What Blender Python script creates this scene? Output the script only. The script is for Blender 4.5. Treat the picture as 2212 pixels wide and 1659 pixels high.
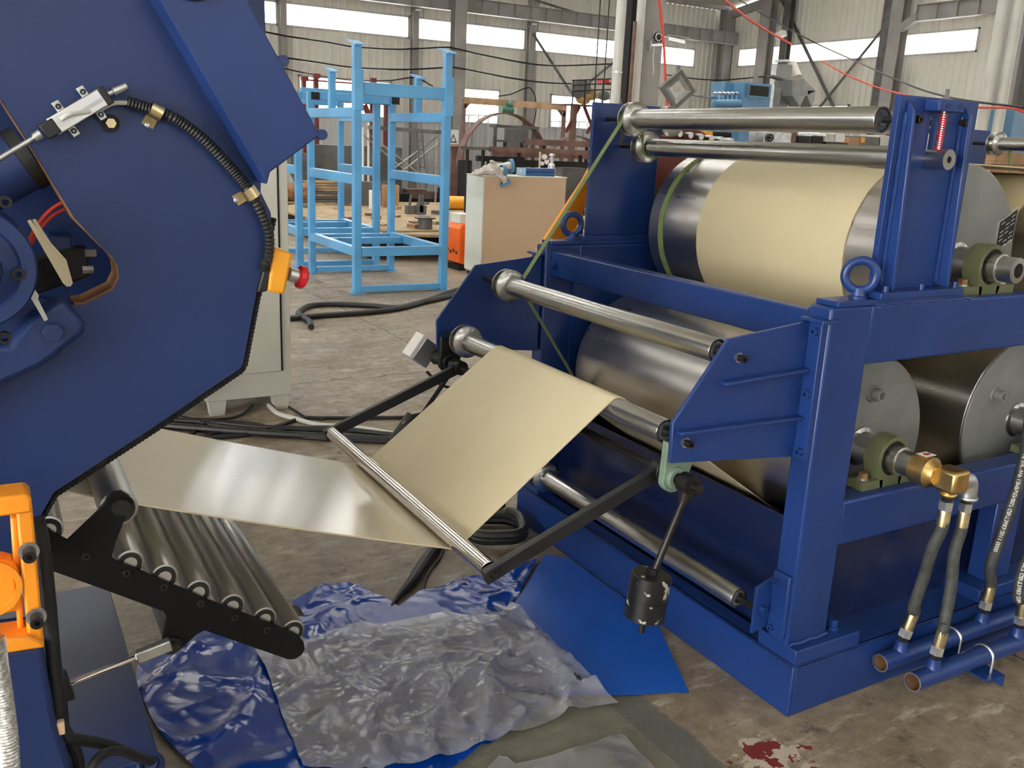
import bpy, bmesh, math, random
from mathutils import Vector, Matrix, noise
from mathutils.geometry import delaunay_2d_cdt, tessellate_polygon
random.seed(7)
S = bpy.context.scene
C = S.collection
for o in list(bpy.data.objects): bpy.data.objects.remove(o)

# ------------------------------------------------------------------ camera, sky, exposure
F_PX, W_PX, H_PX, EYE = 1968.5, 2212, 1659, 1.6
yaw, pit, rol = math.radians(59.593), math.radians(-14.869), math.radians(2.553)
fw = Vector((math.cos(yaw)*math.cos(pit), math.sin(yaw)*math.cos(pit), math.sin(pit)))
rt0 = Vector((math.sin(yaw), -math.cos(yaw), 0)); up0 = rt0.cross(fw)
rt = rt0*math.cos(rol) + up0*math.sin(rol); up = up0*math.cos(rol) - rt0*math.sin(rol)
EYE_P = Vector((0, 0, EYE))
cam_d = bpy.data.cameras.new('camera'); cam = bpy.data.objects.new('camera', cam_d); C.objects.link(cam)
cam.matrix_world = Matrix(((rt.x, up.x, -fw.x, 0), (rt.y, up.y, -fw.y, 0), (rt.z, up.z, -fw.z, EYE), (0, 0, 0, 1)))
cam_d.sensor_fit = 'HORIZONTAL'; cam_d.sensor_width = 36; cam_d.lens = F_PX/W_PX*36
cam_d.clip_start = 0.05; cam_d.clip_end = 300
S.camera = cam
world = bpy.data.worlds.new('overcast_sky'); S.world = world; world.use_nodes = True
bg = world.node_tree.nodes['Background']
bg.inputs['Color'].default_value = (1.0, 0.98, 0.95, 1); bg.inputs['Strength'].default_value = 10.0
S.view_settings.view_transform = 'Standard'; S.view_settings.look = 'None'
S.view_settings.gamma = 1; S.view_settings.use_curve_mapping = False
S.view_settings.exposure = 0.45

def at(u, v, axis, val):
    """point of the plane <axis> = val that lies on the line of sight through photo pixel (u, v)"""
    d = rt*((u-W_PX/2)/F_PX) - up*((v-H_PX/2)/F_PX) + fw
    k = 'xyz'.index(axis)
    return EYE_P + d*((val-EYE_P[k])/d[k])

# ------------------------------------------------------------------ materials
def srgb(r, g, b):
    f = lambda c: (c/255/12.92) if c/255 <= 0.04045 else ((c/255+0.055)/1.055)**2.4
    return (f(r), f(g), f(b), 1)
MATS = {}
def mat(name, col, rough=0.5, metal=0.0, var=0.0, vscale=6.0, bump=0.0, bscale=60.0, rvar=0.0, stretch=None, coat=0.0, spec=0.5, col2=None, lo=0.4, hi=0.6, det=4.0):
    m = bpy.data.materials.new(name); m.use_nodes = True; nt = m.node_tree; N = nt.nodes; L = nt.links
    b = N['Principled BSDF']
    b.inputs['Roughness'].default_value = rough; b.inputs['Metallic'].default_value = metal
    b.inputs['Specular IOR Level'].default_value = spec
    if coat: b.inputs['Coat Weight'].default_value = coat; b.inputs['Coat Roughness'].default_value = 0.16; b.inputs['Coat IOR'].default_value = 1.85
    b.inputs['Base Color'].default_value = col
    tc = N.new('ShaderNodeTexCoord'); mp = N.new('ShaderNodeMapping'); L.new(tc.outputs['Object'], mp.inputs['Vector'])
    if stretch: mp.inputs['Scale'].default_value = stretch
    if var or col2 or rvar:
        nz = N.new('ShaderNodeTexNoise'); nz.inputs['Scale'].default_value = vscale; nz.inputs['Detail'].default_value = det
        L.new(mp.outputs[0], nz.inputs['Vector'])
    if var or col2:
        cr = N.new('ShaderNodeValToRGB'); L.new(nz.outputs['Fac'], cr.inputs['Fac'])
        cr.color_ramp.elements[0].position = lo; cr.color_ramp.elements[1].position = hi
        if col2: cr.color_ramp.elements[0].color = col; cr.color_ramp.elements[1].color = col2
        else:
            cr.color_ramp.elements[0].color = tuple(c*(1-var) for c in col[:3])+(1,)
            cr.color_ramp.elements[1].color = tuple(min(1, c*(1+var)) for c in col[:3])+(1,)
        L.new(cr.outputs['Color'], b.inputs['Base Color'])
    if rvar:
        mr = N.new('ShaderNodeMapRange'); L.new(nz.outputs['Fac'], mr.inputs['Value'])
        mr.inputs['From Min'].default_value = 0.3; mr.inputs['From Max'].default_value = 0.7
        mr.inputs['To Min'].default_value = max(0.02, rough-rvar); mr.inputs['To Max'].default_value = rough+rvar
        L.new(mr.outputs[0], b.inputs['Roughness'])
    if bump:
        n2 = N.new('ShaderNodeTexNoise'); n2.inputs['Scale'].default_value = bscale; n2.inputs['Detail'].default_value = 3
        L.new(mp.outputs[0], n2.inputs['Vector'])
        bp = N.new('ShaderNodeBump'); bp.inputs['Strength'].default_value = bump; bp.inputs['Distance'].default_value = 0.01
        L.new(n2.outputs['Fac'], bp.inputs['Height']); L.new(bp.outputs[0], b.inputs['Normal'])
    MATS[name] = m
    return m
BLUE = mat('blue_enamel_paint', srgb(25, 54, 114), 0.33, var=0.10, vscale=2.5, bump=0.04, bscale=90, spec=0.5)
NAVY = mat('deep_blue_enamel', srgb(24, 47, 96), 0.42, var=0.08, vscale=2, bump=0.05, bscale=110)
TRAYSHADE = mat('shaded_blue_enamel', srgb(18, 32, 72), 0.24)  # the machine's blue enamel with the shade inside the base put into the colour
HOODBLUE = mat('bright_blue_enamel', srgb(26, 52, 108), 0.42, var=0.06)
RACKBLUE = mat('sky_blue_paint', srgb(88, 158, 206), 0.32, var=0.12, vscale=1.4)
MBLUE = mat('machine_light_blue', srgb(86, 132, 168), 0.45, var=0.1, vscale=2)
STEEL = mat('turned_steel', (0.50, 0.50, 0.48, 1), 0.28, 1.0, var=0.08, vscale=3, rvar=0.02, stretch=(2, 0.5, 2))
DRUM = mat('ground_steel_drum', (0.58, 0.56, 0.54, 1), 0.29, 1.0, var=0.07, vscale=3, rvar=0.02, stretch=(4, 0.3, 4))
CHROME = mat('chrome_plate', (0.66, 0.63, 0.6, 1), 0.09, 1.0)
GALV = mat('galvanised_steel', (0.56, 0.58, 0.58, 1), 0.38, 1.0, var=0.15, vscale=14)
ALU = mat('aluminium', (0.74, 0.75, 0.75, 1), 0.34, 1.0)
CAST = mat('grey_cast_primer', srgb(128, 130, 128), 0.55, 0.25, var=0.12, vscale=4, bump=0.05, bscale=40)
OLIVE = mat('olive_cast_iron', srgb(94, 100, 70), 0.5, var=0.12, vscale=9, bump=0.12, bscale=70)
MINT = mat('mint_cast_iron', srgb(112, 132, 114), 0.5, var=0.1, vscale=9)
BRASS = mat('brass', (0.62, 0.42, 0.16, 1), 0.33, 1.0, var=0.15, vscale=20)
ZINC = mat('yellow_zinc', (0.66, 0.55, 0.32, 1), 0.32, 1.0, var=0.2, vscale=25)
BLACK = mat('black_satin_paint', srgb(28, 29, 31), 0.42, var=0.15, vscale=10, bump=0.05, bscale=90)
BRACKET = mat('black_matt_paint', srgb(13, 13, 14), 0.7, bump=0.04, bscale=140, spec=0.25)
CHIPPED = mat('chipped_black_paint', srgb(22, 23, 25), 0.33, vscale=26, col2=srgb(170, 168, 160), lo=0.585, hi=0.60, det=6)
RUBBER = mat('black_rubber', srgb(30, 31, 32), 0.5, var=0.2, vscale=14)
HOSE = mat('braided_hose_rubber', srgb(62, 64, 62), 0.6, var=0.2, vscale=30, bump=0.2, bscale=220)
BOLT = mat('blackened_steel', srgb(52, 50, 50), 0.38, 0.7)
CREAM = mat('cream_rubber', srgb(216, 203, 166), 0.30, var=0.03, vscale=3, bump=0.14, bscale=46, spec=0.5, stretch=(0.45, 1, 1), coat=1.0)
ORANGE = mat('orange_enamel', srgb(244, 152, 34), 0.42, var=0.08, vscale=5)
ORANGE2 = mat('bright_orange_plastic', srgb(255, 112, 36), 0.4, var=0.05)
YELLOW = mat('amber_plastic', srgb(240, 166, 40), 0.45)
RED = mat('red_plastic', srgb(200, 20, 36), 0.35)
REDWIRE = mat('red_cable', srgb(222, 66, 48), 0.5)
BELT = mat('green_belt_fabric', srgb(122, 140, 86), 0.7, var=0.08, vscale=30)
RUST = mat('rusty_steel', srgb(110, 72, 44), 0.7, 0.2, vscale=7, col2=srgb(150, 112, 76), bump=0.2, bscale=40)
REDOX = mat('red_oxide_primer', srgb(112, 44, 32), 0.5, var=0.12, vscale=4)
DARKSTEEL = mat('mill_scale_steel', srgb(104, 104, 102), 0.6, 0.3, var=0.2, vscale=3)
BROWNSTEEL = mat('brown_primed_steel', srgb(120, 92, 84), 0.6, 0.1, var=0.2, vscale=5)
PALERUST = mat('pale_rusty_beam', srgb(176, 142, 110), 0.7, var=0.2, vscale=4)
DARK = mat('dark_void_paint', srgb(22, 22, 24), 0.7)
CABGREY = mat('cabinet_grey_powdercoat', srgb(196, 194, 182), 0.5, var=0.03, vscale=3, bump=0.04, bscale=200)
CABTAN = mat('cabinet_beige_powdercoat', srgb(206, 176, 146), 0.5, bump=0.04, bscale=200)
CABWHITE = mat('cabinet_cream_trim', srgb(222, 226, 214), 0.5)
COLGREY = mat('column_grey_paint', srgb(150, 147, 144), 0.5, var=0.1, vscale=2)
PIPEGREY = mat('pipe_pale_grey', srgb(196, 196, 188), 0.45, var=0.06, vscale=2)
WHITE = mat('white_paint', srgb(235, 235, 230), 0.5)
CLOTH = mat('dirty_white_cotton', srgb(206, 198, 188), 0.9, var=0.25, vscale=9, bump=0.3, bscale=120)
BLUECLOTH = mat('blue_cuff_cotton', srgb(96, 140, 178), 0.9, bump=0.3, bscale=120)
WOOD = mat('worn_plywood', srgb(176, 154, 120), 0.75, vscale=3.0, col2=srgb(120, 102, 80), lo=0.35, hi=0.7, bump=0.1, bscale=20, det=8)
CARD = mat('cardboard', srgb(176, 140, 104), 0.8, var=0.1)
GLASSDARK = mat('dark_glass', srgb(26, 26, 28), 0.12)
GREENP = mat('green_hoist_paint', srgb(70, 120, 100), 0.45)
TOOLBLUE = mat('toolbox_blue', srgb(40, 84, 140), 0.4)
TOOLPALE = mat('toolbox_pale_blue', srgb(170, 200, 224), 0.35)
OCHRE = mat('ochre_machine_paint', srgb(190, 156, 92), 0.6, var=0.3, vscale=8)
BRAID = mat('woven_steel_braid', (0.62, 0.62, 0.60, 1), 0.35, 1.0, var=0.3, vscale=180)
WALLMAT = mat('cream_corrugated_sheet', srgb(226, 224, 214), 0.55, var=0.03, vscale=0.6)
WALLLOW = mat('pale_grey_corrugated_sheet', srgb(198, 200, 200), 0.5, var=0.04, vscale=0.6)
ROOFMAT = mat('roof_sheet', srgb(200, 198, 186), 0.6)

def film(name, col, alpha, rough, crease=0.0):
    m = mat(name, col, rough, spec=0.6)
    nt = m.node_tree; b = nt.nodes['Principled BSDF']; out = nt.nodes['Material Output']
    if crease:
        tc = [n for n in nt.nodes if n.type == 'TEX_COORD'][0]; wn = nt.nodes.new('ShaderNodeTexNoise'); wn.inputs['Scale'].default_value = 3; nt.links.new(tc.outputs['Object'], wn.inputs['Vector'])
        va = nt.nodes.new('ShaderNodeVectorMath'); va.operation = 'MULTIPLY_ADD'; nt.links.new(wn.outputs['Color'], va.inputs[0]); va.inputs[1].default_value = (.35, .35, .35); nt.links.new(tc.outputs['Object'], va.inputs[2])
        prev = None
        for sc_, st_, di_ in ((4.5, crease, .03), (13, crease*.6, .012)):
            vo = nt.nodes.new('ShaderNodeTexVoronoi'); vo.inputs['Scale'].default_value = sc_; nt.links.new(va.outputs[0], vo.inputs['Vector'])
            bp = nt.nodes.new('ShaderNodeBump'); bp.inputs['Strength'].default_value = st_; bp.inputs['Distance'].default_value = di_; nt.links.new(vo.outputs['Distance'], bp.inputs['Height'])
            if prev: nt.links.new(prev.outputs[0], bp.inputs['Normal'])
            prev = bp
    tr = nt.nodes.new('ShaderNodeBsdfTransparent'); mx = nt.nodes.new('ShaderNodeMixShader'); mx.inputs[0].default_value = alpha
    df = nt.nodes.new('ShaderNodeBsdfDiffuse'); df.inputs['Color'].default_value = col
    gl = nt.nodes.new('ShaderNodeBsdfGlossy'); gl.inputs['Roughness'].default_value = rough; gl.inputs['Color'].default_value = (1, 1, 1, 1)
    fr = nt.nodes.new('ShaderNodeFresnel'); fr.inputs['IOR'].default_value = 1.5; m2 = nt.nodes.new('ShaderNodeMixShader')
    nt.links.new(tr.outputs[0], mx.inputs[1]); nt.links.new(df.outputs[0], mx.inputs[2])
    nt.links.new(fr.outputs[0], m2.inputs[0]); nt.links.new(mx.outputs[0], m2.inputs[1]); nt.links.new(gl.outputs[0], m2.inputs[2]); nt.links.new(m2.outputs[0], out.inputs['Surface'])
    if crease:
        for nd in (df, gl, fr): nt.links.new(prev.outputs[0], nd.inputs['Normal'])
    nt.nodes.remove(b)
    return m
FILMCLEAR = film('clear_polythene', srgb(200, 200, 204), 0.36, 0.12, 1.0)
SKYPANE = film('skylight_fibreglass', srgb(235, 236, 230), 0.40, 0.5)
FILMBLUE = film('blue_polythene', srgb(6, 64, 158), 0.94, 0.12, 0.4)
FILMBLUE2 = film('matt_blue_polythene', srgb(10, 88, 190), 0.95, 0.45)
PANE = film('window_polycarbonate', srgb(240, 242, 242), 0.14, 0.3)

def floor_material():
    m = bpy.data.materials.new('worn_concrete'); m.use_nodes = True; nt = m.node_tree; N = nt.nodes; L = nt.links
    b = N['Principled BSDF']
    tc = N.new('ShaderNodeTexCoord')
    def nz(scale, det=6, rough=0.6, vec=None, st=None):
        n = N.new('ShaderNodeTexNoise'); n.inputs['Scale'].default_value = scale; n.inputs['Detail'].default_value = det; n.inputs['Roughness'].default_value = rough
        if st:
            mp = N.new('ShaderNodeMapping'); mp.inputs['Scale'].default_value = st; L.new(tc.outputs['Object'], mp.inputs['Vector']); L.new(mp.outputs[0], n.inputs['Vector'])
        else: L.new(tc.outputs['Object'], n.inputs['Vector'])
        return n
    def ramp(src, p0, c0, p1, c1):
        r = N.new('ShaderNodeValToRGB'); r.color_ramp.elements[0].position = p0; r.color_ramp.elements[0].color = c0
        r.color_ramp.elements[1].position = p1; r.color_ramp.elements[1].color = c1; L.new(src, r.inputs['Fac']); return r
    def mix(fac, a, bb, mode='MIX'):
        x = N.new('ShaderNodeMix'); x.data_type = 'RGBA'; x.blend_type = mode
        if isinstance(fac, float): x.inputs[0].default_value = fac
        else: L.new(fac, x.inputs[0])
        for i, s in ((6, a), (7, bb)):
            if isinstance(s, tuple): x.inputs[i].default_value = s
            else: L.new(s, x.inputs[i])
        return x.outputs[2]
    base = ramp(nz(1.3, 8, .65).outputs['Fac'], .36, srgb(130, 116, 97), .66, srgb(168, 153, 132)).outputs[0]
    fine = ramp(nz(16, 8, .7).outputs['Fac'], .35, (.62, .6, .58, 1), .62, (1.08, 1.08, 1.08, 1)).outputs[0]
    col = mix(1.0, base, fine, 'MULTIPLY')
    scuff = ramp(nz(9, 9, .75, st=(0.45, 1.6, 1)).outputs['Fac'], .54, (0, 0, 0, 1), .68, (1, 1, 1, 1)).outputs[0]
    col = mix(scuff, col, srgb(190, 182, 168))
    dark = ramp(nz(7, 9, .72).outputs['Fac'], .575, (0, 0, 0, 1), .66, (1, 1, 1, 1)).outputs[0]
    col = mix(dark, col, srgb(84, 76, 68))
    # slab between the machines darkened: grey staining plus shade painted into the colour
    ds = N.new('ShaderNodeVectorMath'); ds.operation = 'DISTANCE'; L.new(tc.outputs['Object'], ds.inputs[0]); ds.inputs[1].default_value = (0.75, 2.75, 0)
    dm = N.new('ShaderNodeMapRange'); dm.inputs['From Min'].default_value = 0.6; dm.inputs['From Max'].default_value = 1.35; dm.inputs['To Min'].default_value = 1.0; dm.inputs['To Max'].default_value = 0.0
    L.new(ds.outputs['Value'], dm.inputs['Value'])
    stain_shade = N.new('ShaderNodeMath'); stain_shade.operation = 'MULTIPLY_ADD'; L.new(nz(2.2, 7, .65).outputs['Fac'], stain_shade.inputs[0]); stain_shade.inputs[1].default_value = 1.0; stain_shade.inputs[2].default_value = 0.15
    om = N.new('ShaderNodeMath'); om.operation = 'MULTIPLY'; om.use_clamp = True; L.new(stain_shade.outputs[0], om.inputs[0]); L.new(dm.outputs[0], om.inputs[1])
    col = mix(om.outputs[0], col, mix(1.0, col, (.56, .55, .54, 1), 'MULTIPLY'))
    # greenish painted walkway along y, worn
    sx = N.new('ShaderNodeSeparateXYZ'); L.new(tc.outputs['Object'], sx.inputs[0])
    def math_(op, a, bb):
        q = N.new('ShaderNodeMath'); q.operation = op
        for i, s in ((0, a), (1, bb)):
            if isinstance(s, float): q.inputs[i].default_value = s
            else: L.new(s, q.inputs[i])
        return q.outputs[0]
    def band(src, c, w):
        d = math_('ABSOLUTE', math_('SUBTRACT', src, c), 0.0); return math_('LESS_THAN', d, w)
    wob = math_('MULTIPLY', math_('SUBTRACT', nz(9, 5).outputs['Fac'], 0.5), 0.05)
    xw = math_('ADD', sx.outputs['X'], wob); yw = math_('ADD', sx.outputs['Y'], wob)
    green = math_('MULTIPLY', band(xw, 1.2, 0.40), math_('LESS_THAN', yw, 1.98))
    col = mix(math_('MULTIPLY', green, 0.7), col, srgb(112, 116, 106))
    g2 = math_('MULTIPLY', band(xw, 1.55, 0.06), math_('LESS_THAN', yw, 1.98))
    col = mix(math_('MULTIPLY', g2, 0.6), col, srgb(84, 88, 84))
    # flaked red and cream paint near the machine corner
    fl = N.new('ShaderNodeVectorMath'); fl.operation = 'DISTANCE'; L.new(tc.outputs['Object'], fl.inputs[0]); fl.inputs[1].default_value = (1.74, 1.47, 0)
    near = N.new('ShaderNodeMapRange'); near.inputs['From Min'].default_value = 0.05; near.inputs['From Max'].default_value = 0.20; near.inputs['To Min'].default_value = 0.16; near.inputs['To Max'].default_value = -0.2
    L.new(fl.outputs['Value'], near.inputs['Value'])
    fleck = nz(24, 4, .5).outputs['Fac']
    f1 = math_('GREATER_THAN', math_('ADD', fleck, near.outputs[0]), 0.60)
    f2 = math_('GREATER_THAN', math_('ADD', nz(20, 4, .5).outputs['Fac'], near.outputs[0]), 0.64)
    col = mix(f1, col, srgb(188, 176, 158)); col = mix(f2, col, srgb(122, 46, 40))
    # slab joints / cracks running along x and y
    def crack(src, c, w):
        wob2 = math_('MULTIPLY', math_('SUBTRACT', nz(5, 8, .65).outputs['Fac'], 0.5), 0.14)
        d = math_('ABSOLUTE', math_('SUBTRACT', math_('ADD', src, wob2), c), 0.0); return math_('LESS_THAN', d, w)
    ck = math_('MAXIMUM', math_('MAXIMUM', crack(sx.outputs['Y'], 2.62, .008), crack(sx.outputs['Y'], 5.7, .007)), math_('MAXIMUM', crack(sx.outputs['Y'], 9.4, .01), crack(sx.outputs['X'], 2.9, .006)))
    col = mix(ck, col, srgb(52, 47, 42))
    L.new(col, b.inputs['Base Color'])
    rr = ramp(nz(3, 6).outputs['Fac'], .3, (.38, .38, .38, 1), .7, (.62, .62, .62, 1)); L.new(rr.outputs[0], b.inputs['Roughness'])
    bp = N.new('ShaderNodeBump'); bp.inputs['Strength'].default_value = 0.35; bp.inputs['Distance'].default_value = 0.012
    hh = math_('SUBTRACT', nz(22, 8, .7).outputs['Fac'], ck); L.new(hh, bp.inputs['Height']); L.new(bp.outputs[0], b.inputs['Normal'])
    return m
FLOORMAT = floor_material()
# the sheet comes wet out of the left machine and dries past the chrome bar
nt = CREAM.node_tree; ge = nt.nodes.new('ShaderNodeNewGeometry'); sx_ = nt.nodes.new('ShaderNodeSeparateXYZ'); nt.links.new(ge.outputs['Position'], sx_.inputs[0])
wet = nt.nodes.new('ShaderNodeMapRange'); wet.inputs['From Min'].default_value = 0.97; wet.inputs['From Max'].default_value = 1.03; wet.inputs['To Min'].default_value = 1.0; wet.inputs['To Max'].default_value = 0.08
nt.links.new(sx_.outputs['X'], wet.inputs['Value']); nt.links.new(wet.outputs[0], nt.nodes['Principled BSDF'].inputs['Coat Weight'])
dry = nt.nodes.new('ShaderNodeMapRange'); dry.inputs['From Min'].default_value = 0.97; dry.inputs['From Max'].default_value = 1.03; dry.inputs['To Min'].default_value = 0.3; dry.inputs['To Max'].default_value = 0.5
nt.links.new(sx_.outputs['X'], dry.inputs['Value']); nt.links.new(dry.outputs[0], nt.nodes['Principled BSDF'].inputs['Roughness'])

# ------------------------------------------------------------------ mesh builder
def frame_of(d):
    d = d.normalized(); a = Vector((0, 0, 1)) if abs(d.z) < 0.9 else Vector((1, 0, 0))
    u = d.cross(a).normalized(); return d, u, d.cross(u)
WLOC = {}
class MB:
    def __init__(s): s.bm = bmesh.new()
    def box(s, x0, x1, y0, y1, z0, z1):
        v = [s.bm.verts.new((x, y, z)) for x in (x0, x1) for y in (y0, y1) for z in (z0, z1)]
        for f in ((0, 1, 3, 2), (4, 6, 7, 5), (0, 4, 5, 1), (2, 3, 7, 6), (0, 2, 6, 4), (1, 5, 7, 3)): s.bm.faces.new([v[i] for i in f])
        return s
    def obox(s, c, ax, ay, az):
        c = Vector(c); v = [s.bm.verts.new(c + ax*i + ay*j + az*k) for i in (-1, 1) for j in (-1, 1) for k in (-1, 1)]
        for f in ((0, 1, 3, 2), (4, 6, 7, 5), (0, 4, 5, 1), (2, 3, 7, 6), (0, 2, 6, 4), (1, 5, 7, 3)): s.bm.faces.new([v[i] for i in f])
        return s
    def bar(s, p, q, w, h, upv=Vector((0, 0, 1))):
        p = Vector(p); q = Vector(q); d = (q-p); n = d.normalized(); sd = n.cross(upv)
        if sd.length < 1e-4: sd = n.cross(Vector((1, 0, 0)))
        sd.normalize(); u2 = sd.cross(n)
        return s.obox((p+q)/2, d/2, sd*w/2, u2*h/2)
    def ring(s, pts): return [s.bm.verts.new(p) for p in pts]
    def lathe(s, p, d, prof, n=28, cap0=True, cap1=True):
        p = Vector(p); d, u, w = frame_of(Vector(d)); rings = []
        for t, r in prof:
            rings.append(s.ring([p + d*t + (u*math.cos(2*math.pi*i/n) + w*math.sin(2*math.pi*i/n))*r for i in range(n)]))
        for a, b in zip(rings, rings[1:]):
            for i in range(n): s.bm.faces.new((a[i], a[(i+1) % n], b[(i+1) % n], b[i]))
        if cap0: s.bm.faces.new(rings[0][::-1])
        if cap1: s.bm.faces.new(rings[-1])
        return s
    def cyl(s, p, q, r, r2=None, n=20, cap0=True, cap1=True):
        p = Vector(p); q = Vector(q); l = (q-p).length
        return s.lathe(p, q-p, [(0, r), (l, r if r2 is None else r2)], n, cap0, cap1)
    def pipe(s, p, q, r, ri, n=24):
        p = Vector(p); q = Vector(q); l = (q-p).length
        return s.lathe(p, q-p, [(l, ri), (0, ri), (0, r), (l, r), (l, ri)], n, False, False)
    def tube(s, pts, r, n=9, caps=True):
        pts = [Vector(p) for p in pts]; rings = []; u = None
        for i, p in enumerate(pts):
            d = (pts[min(i+1, len(pts)-1)] - pts[max(i-1, 0)]).normalized()
            if u is None: _, u, w = frame_of(d)
            u = (u - d*u.dot(d)).normalized(); w = d.cross(u)
            rr = r[i] if isinstance(r, (list, tuple)) else r
            rings.append(s.ring([p + (u*math.cos(2*math.pi*k/n) + w*math.sin(2*math.pi*k/n))*rr for k in range(n)]))
        for a, b in zip(rings, rings[1:]):
            for i in range(n): s.bm.faces.new((a[i], a[(i+1) % n], b[(i+1) % n], b[i]))
        if caps: s.bm.faces.new(rings[0][::-1]); s.bm.faces.new(rings[-1])
        return s
    def torus(s, c, nrm, R, r, n=28, m=10, squash=1.0):
        c = Vector(c); d, u, w = frame_of(Vector(nrm)); rings = []
        for i in range(n):
            a = 2*math.pi*i/n; rad = u*math.cos(a) + w*math.sin(a)
            rings.append(s.ring([c + rad*(R + r*math.cos(2*math.pi*k/m)) + d*(r*squash*math.sin(2*math.pi*k/m)) for k in range(m)]))
        for i in range(n):
            a, b = rings[i], rings[(i+1) % n]
            for k in range(m): s.bm.faces.new((a[k], a[(k+1) % m], b[(k+1) % m], b[k]))
        return s
    def prism(s, pts, vec):
        return s.plate([pts], vec)
    def plate(s, loops, vec):
        """outer loop and hole loops of coplanar 3D points, extruded by vec"""
        loops = [[Vector(p) for p in l] for l in loops]; vec = Vector(vec)
        A = [[s.bm.verts.new(p) for p in l] for l in loops]; B = [[s.bm.verts.new(p+vec) for p in l] for l in loops]
        if len(loops) == 1:
            s.bm.faces.new(A[0]); s.bm.faces.new(B[0][::-1])
        else:
            fa = [v for l in A for v in l]; fb = [v for l in B for v in l]
            for t in tessellate_polygon(loops):
                try: s.bm.faces.new([fa[i] for i in t]); s.bm.faces.new([fb[i] for i in t][::-1])
                except ValueError: pass
        for a, b in zip(A, B):
            n = len(a)
            for i in range(n): s.bm.faces.new((a[i], b[i], b[(i+1) % n], a[(i+1) % n]))
        return s
    def ball(s, c, r, sc=(1, 1, 1), u=14, v=9):
        bmesh.ops.create_uvsphere(s.bm, u_segments=u, v_segments=v, radius=r, matrix=Matrix.Translation(c) @ Matrix.Diagonal((*sc, 1)))
        return s
    def hexnut(s, p, q, r): return s.cyl(p, q, r, n=6)
    def build(s, name, m, parent=None, smooth=35, bevel=0.0, kind=None, label=None, cat=None, group=None, lift=None):
        bm = s.bm; bmesh.ops.recalc_face_normals(bm, faces=bm.faces)
        xs = [v.co for v in bm.verts]
        lo = Vector([min(v[i] for v in xs) for i in range(3)]); hi = Vector([max(v[i] for v in xs) for i in range(3)])
        c = (lo+hi)/2
        if parent is None: c.z = lo.z
        for v in bm.verts: v.co -= c
        me = bpy.data.meshes.new(name); bm.to_mesh(me); bm.free()
        if smooth:
            me.polygons.foreach_set('use_smooth', [True]*len(me.polygons)); me.set_sharp_from_angle(angle=math.radians(smooth))
        me.materials.append(m)
        o = bpy.data.objects.new(name, me); C.objects.link(o); o.location = c; WLOC[o.name] = c.copy()
        if parent is not None:
            o.parent = parent; o.matrix_parent_inverse = Matrix.Translation(-WLOC[parent.name])
        if bevel:
            b = o.modifiers.new('edge', 'BEVEL'); b.width = bevel; b.segments = 2; b.limit_method = 'ANGLE'; b.angle_limit = math.radians(50); b.use_clamp_overlap = True
        if kind: o['kind'] = kind
        if label: o['label'] = label
        if cat: o['category'] = cat
        if group: o['group'] = group
        return o
def thing(name, label, cat, loc, group=None):
    o = bpy.data.objects.new(name, None); C.objects.link(o); o.location = loc; o.empty_display_size = 0.05; WLOC[o.name] = Vector(loc)
    o['label'] = label; o['category'] = cat
    if group: o['group'] = group
    return o
def dup(root, delta, label=None):
    """copy of a thing (or part) with its parts and sub-parts, moved by delta"""
    def cp(o, parent):
        c = o.copy(); C.objects.link(c)
        if parent is not None: c.parent = parent
        for ch in o.children: cp(ch, c)
        return c
    r = cp(root, root.parent); r.location = r.location + Vector(delta); WLOC[r.name] = WLOC[root.name] + Vector(delta)
    if label: r['label'] = label
    return r
def spline(pts, n=10):
    pts = [Vector(p) for p in pts]; P = [pts[0]*2-pts[1]] + pts + [pts[-1]*2-pts[-2]]; out = []
    for i in range(1, len(P)-2):
        a, b, c, d = P[i-1], P[i], P[i+1], P[i+2]
        for k in range(n):
            t = k/n; out.append(0.5*((2*b) + (c-a)*t + (2*a-5*b+4*c-d)*t*t + (3*b-a-3*c+d)*t**3))
    out.append(pts[-1]); return out
def arcpts(cx, cz, r, a0, a1, n, y):
    return [Vector((cx + r*math.cos(a0+(a1-a0)*i/n), y, cz + r*math.sin(a0+(a1-a0)*i/n))) for i in range(n+1)]
def tangent_path(circles, n=20):
    """circles: (cx, cz, r, sense) with sense +1 = counter-clockwise, -1 = clockwise, 0 = plain point; returns the belt line (x, z)"""
    segs = []
    for (x1, z1, r1, s1), (x2, z2, r2, s2) in zip(circles, circles[1:]):
        a, b = r1*s1, r2*s2; dx, dz = x2-x1, z2-z1; L = math.hypot(dx, dz)
        phi = math.atan2(dz, dx); k = max(-1, min(1, (a-b)/L)); th = math.asin(k)
        # travelling along direction t, centre of a ccw wheel lies on the left: contact = centre + right_normal * r
        ang = phi + th; rx, rz = math.sin(ang), -math.cos(ang)
        segs.append(((x1 + rx*a, z1 + rz*a), (x2 + rx*b, z2 + rz*b)))
    out = [segs[0][0]]
    for i, (p, q) in enumerate(segs):
        out.append(q)
        if i+1 < len(segs):
            cx, cz, r, sgn = circles[i+1]
            if sgn:
                a0 = math.atan2(q[1]-cz, q[0]-cx); e = segs[i+1][0]; a1 = math.atan2(e[1]-cz, e[0]-cx)
                if sgn > 0:
                    while a1 < a0-1e-6: a1 += 2*math.pi
                else:
                    while a1 > a0+1e-6: a1 -= 2*math.pi
                m = max(2, int(abs(a1-a0)/0.12))
                for k in range(1, m+1): out.append((cx + r*math.cos(a0+(a1-a0)*k/m), cz + r*math.sin(a0+(a1-a0)*k/m)))
    return out
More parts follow.
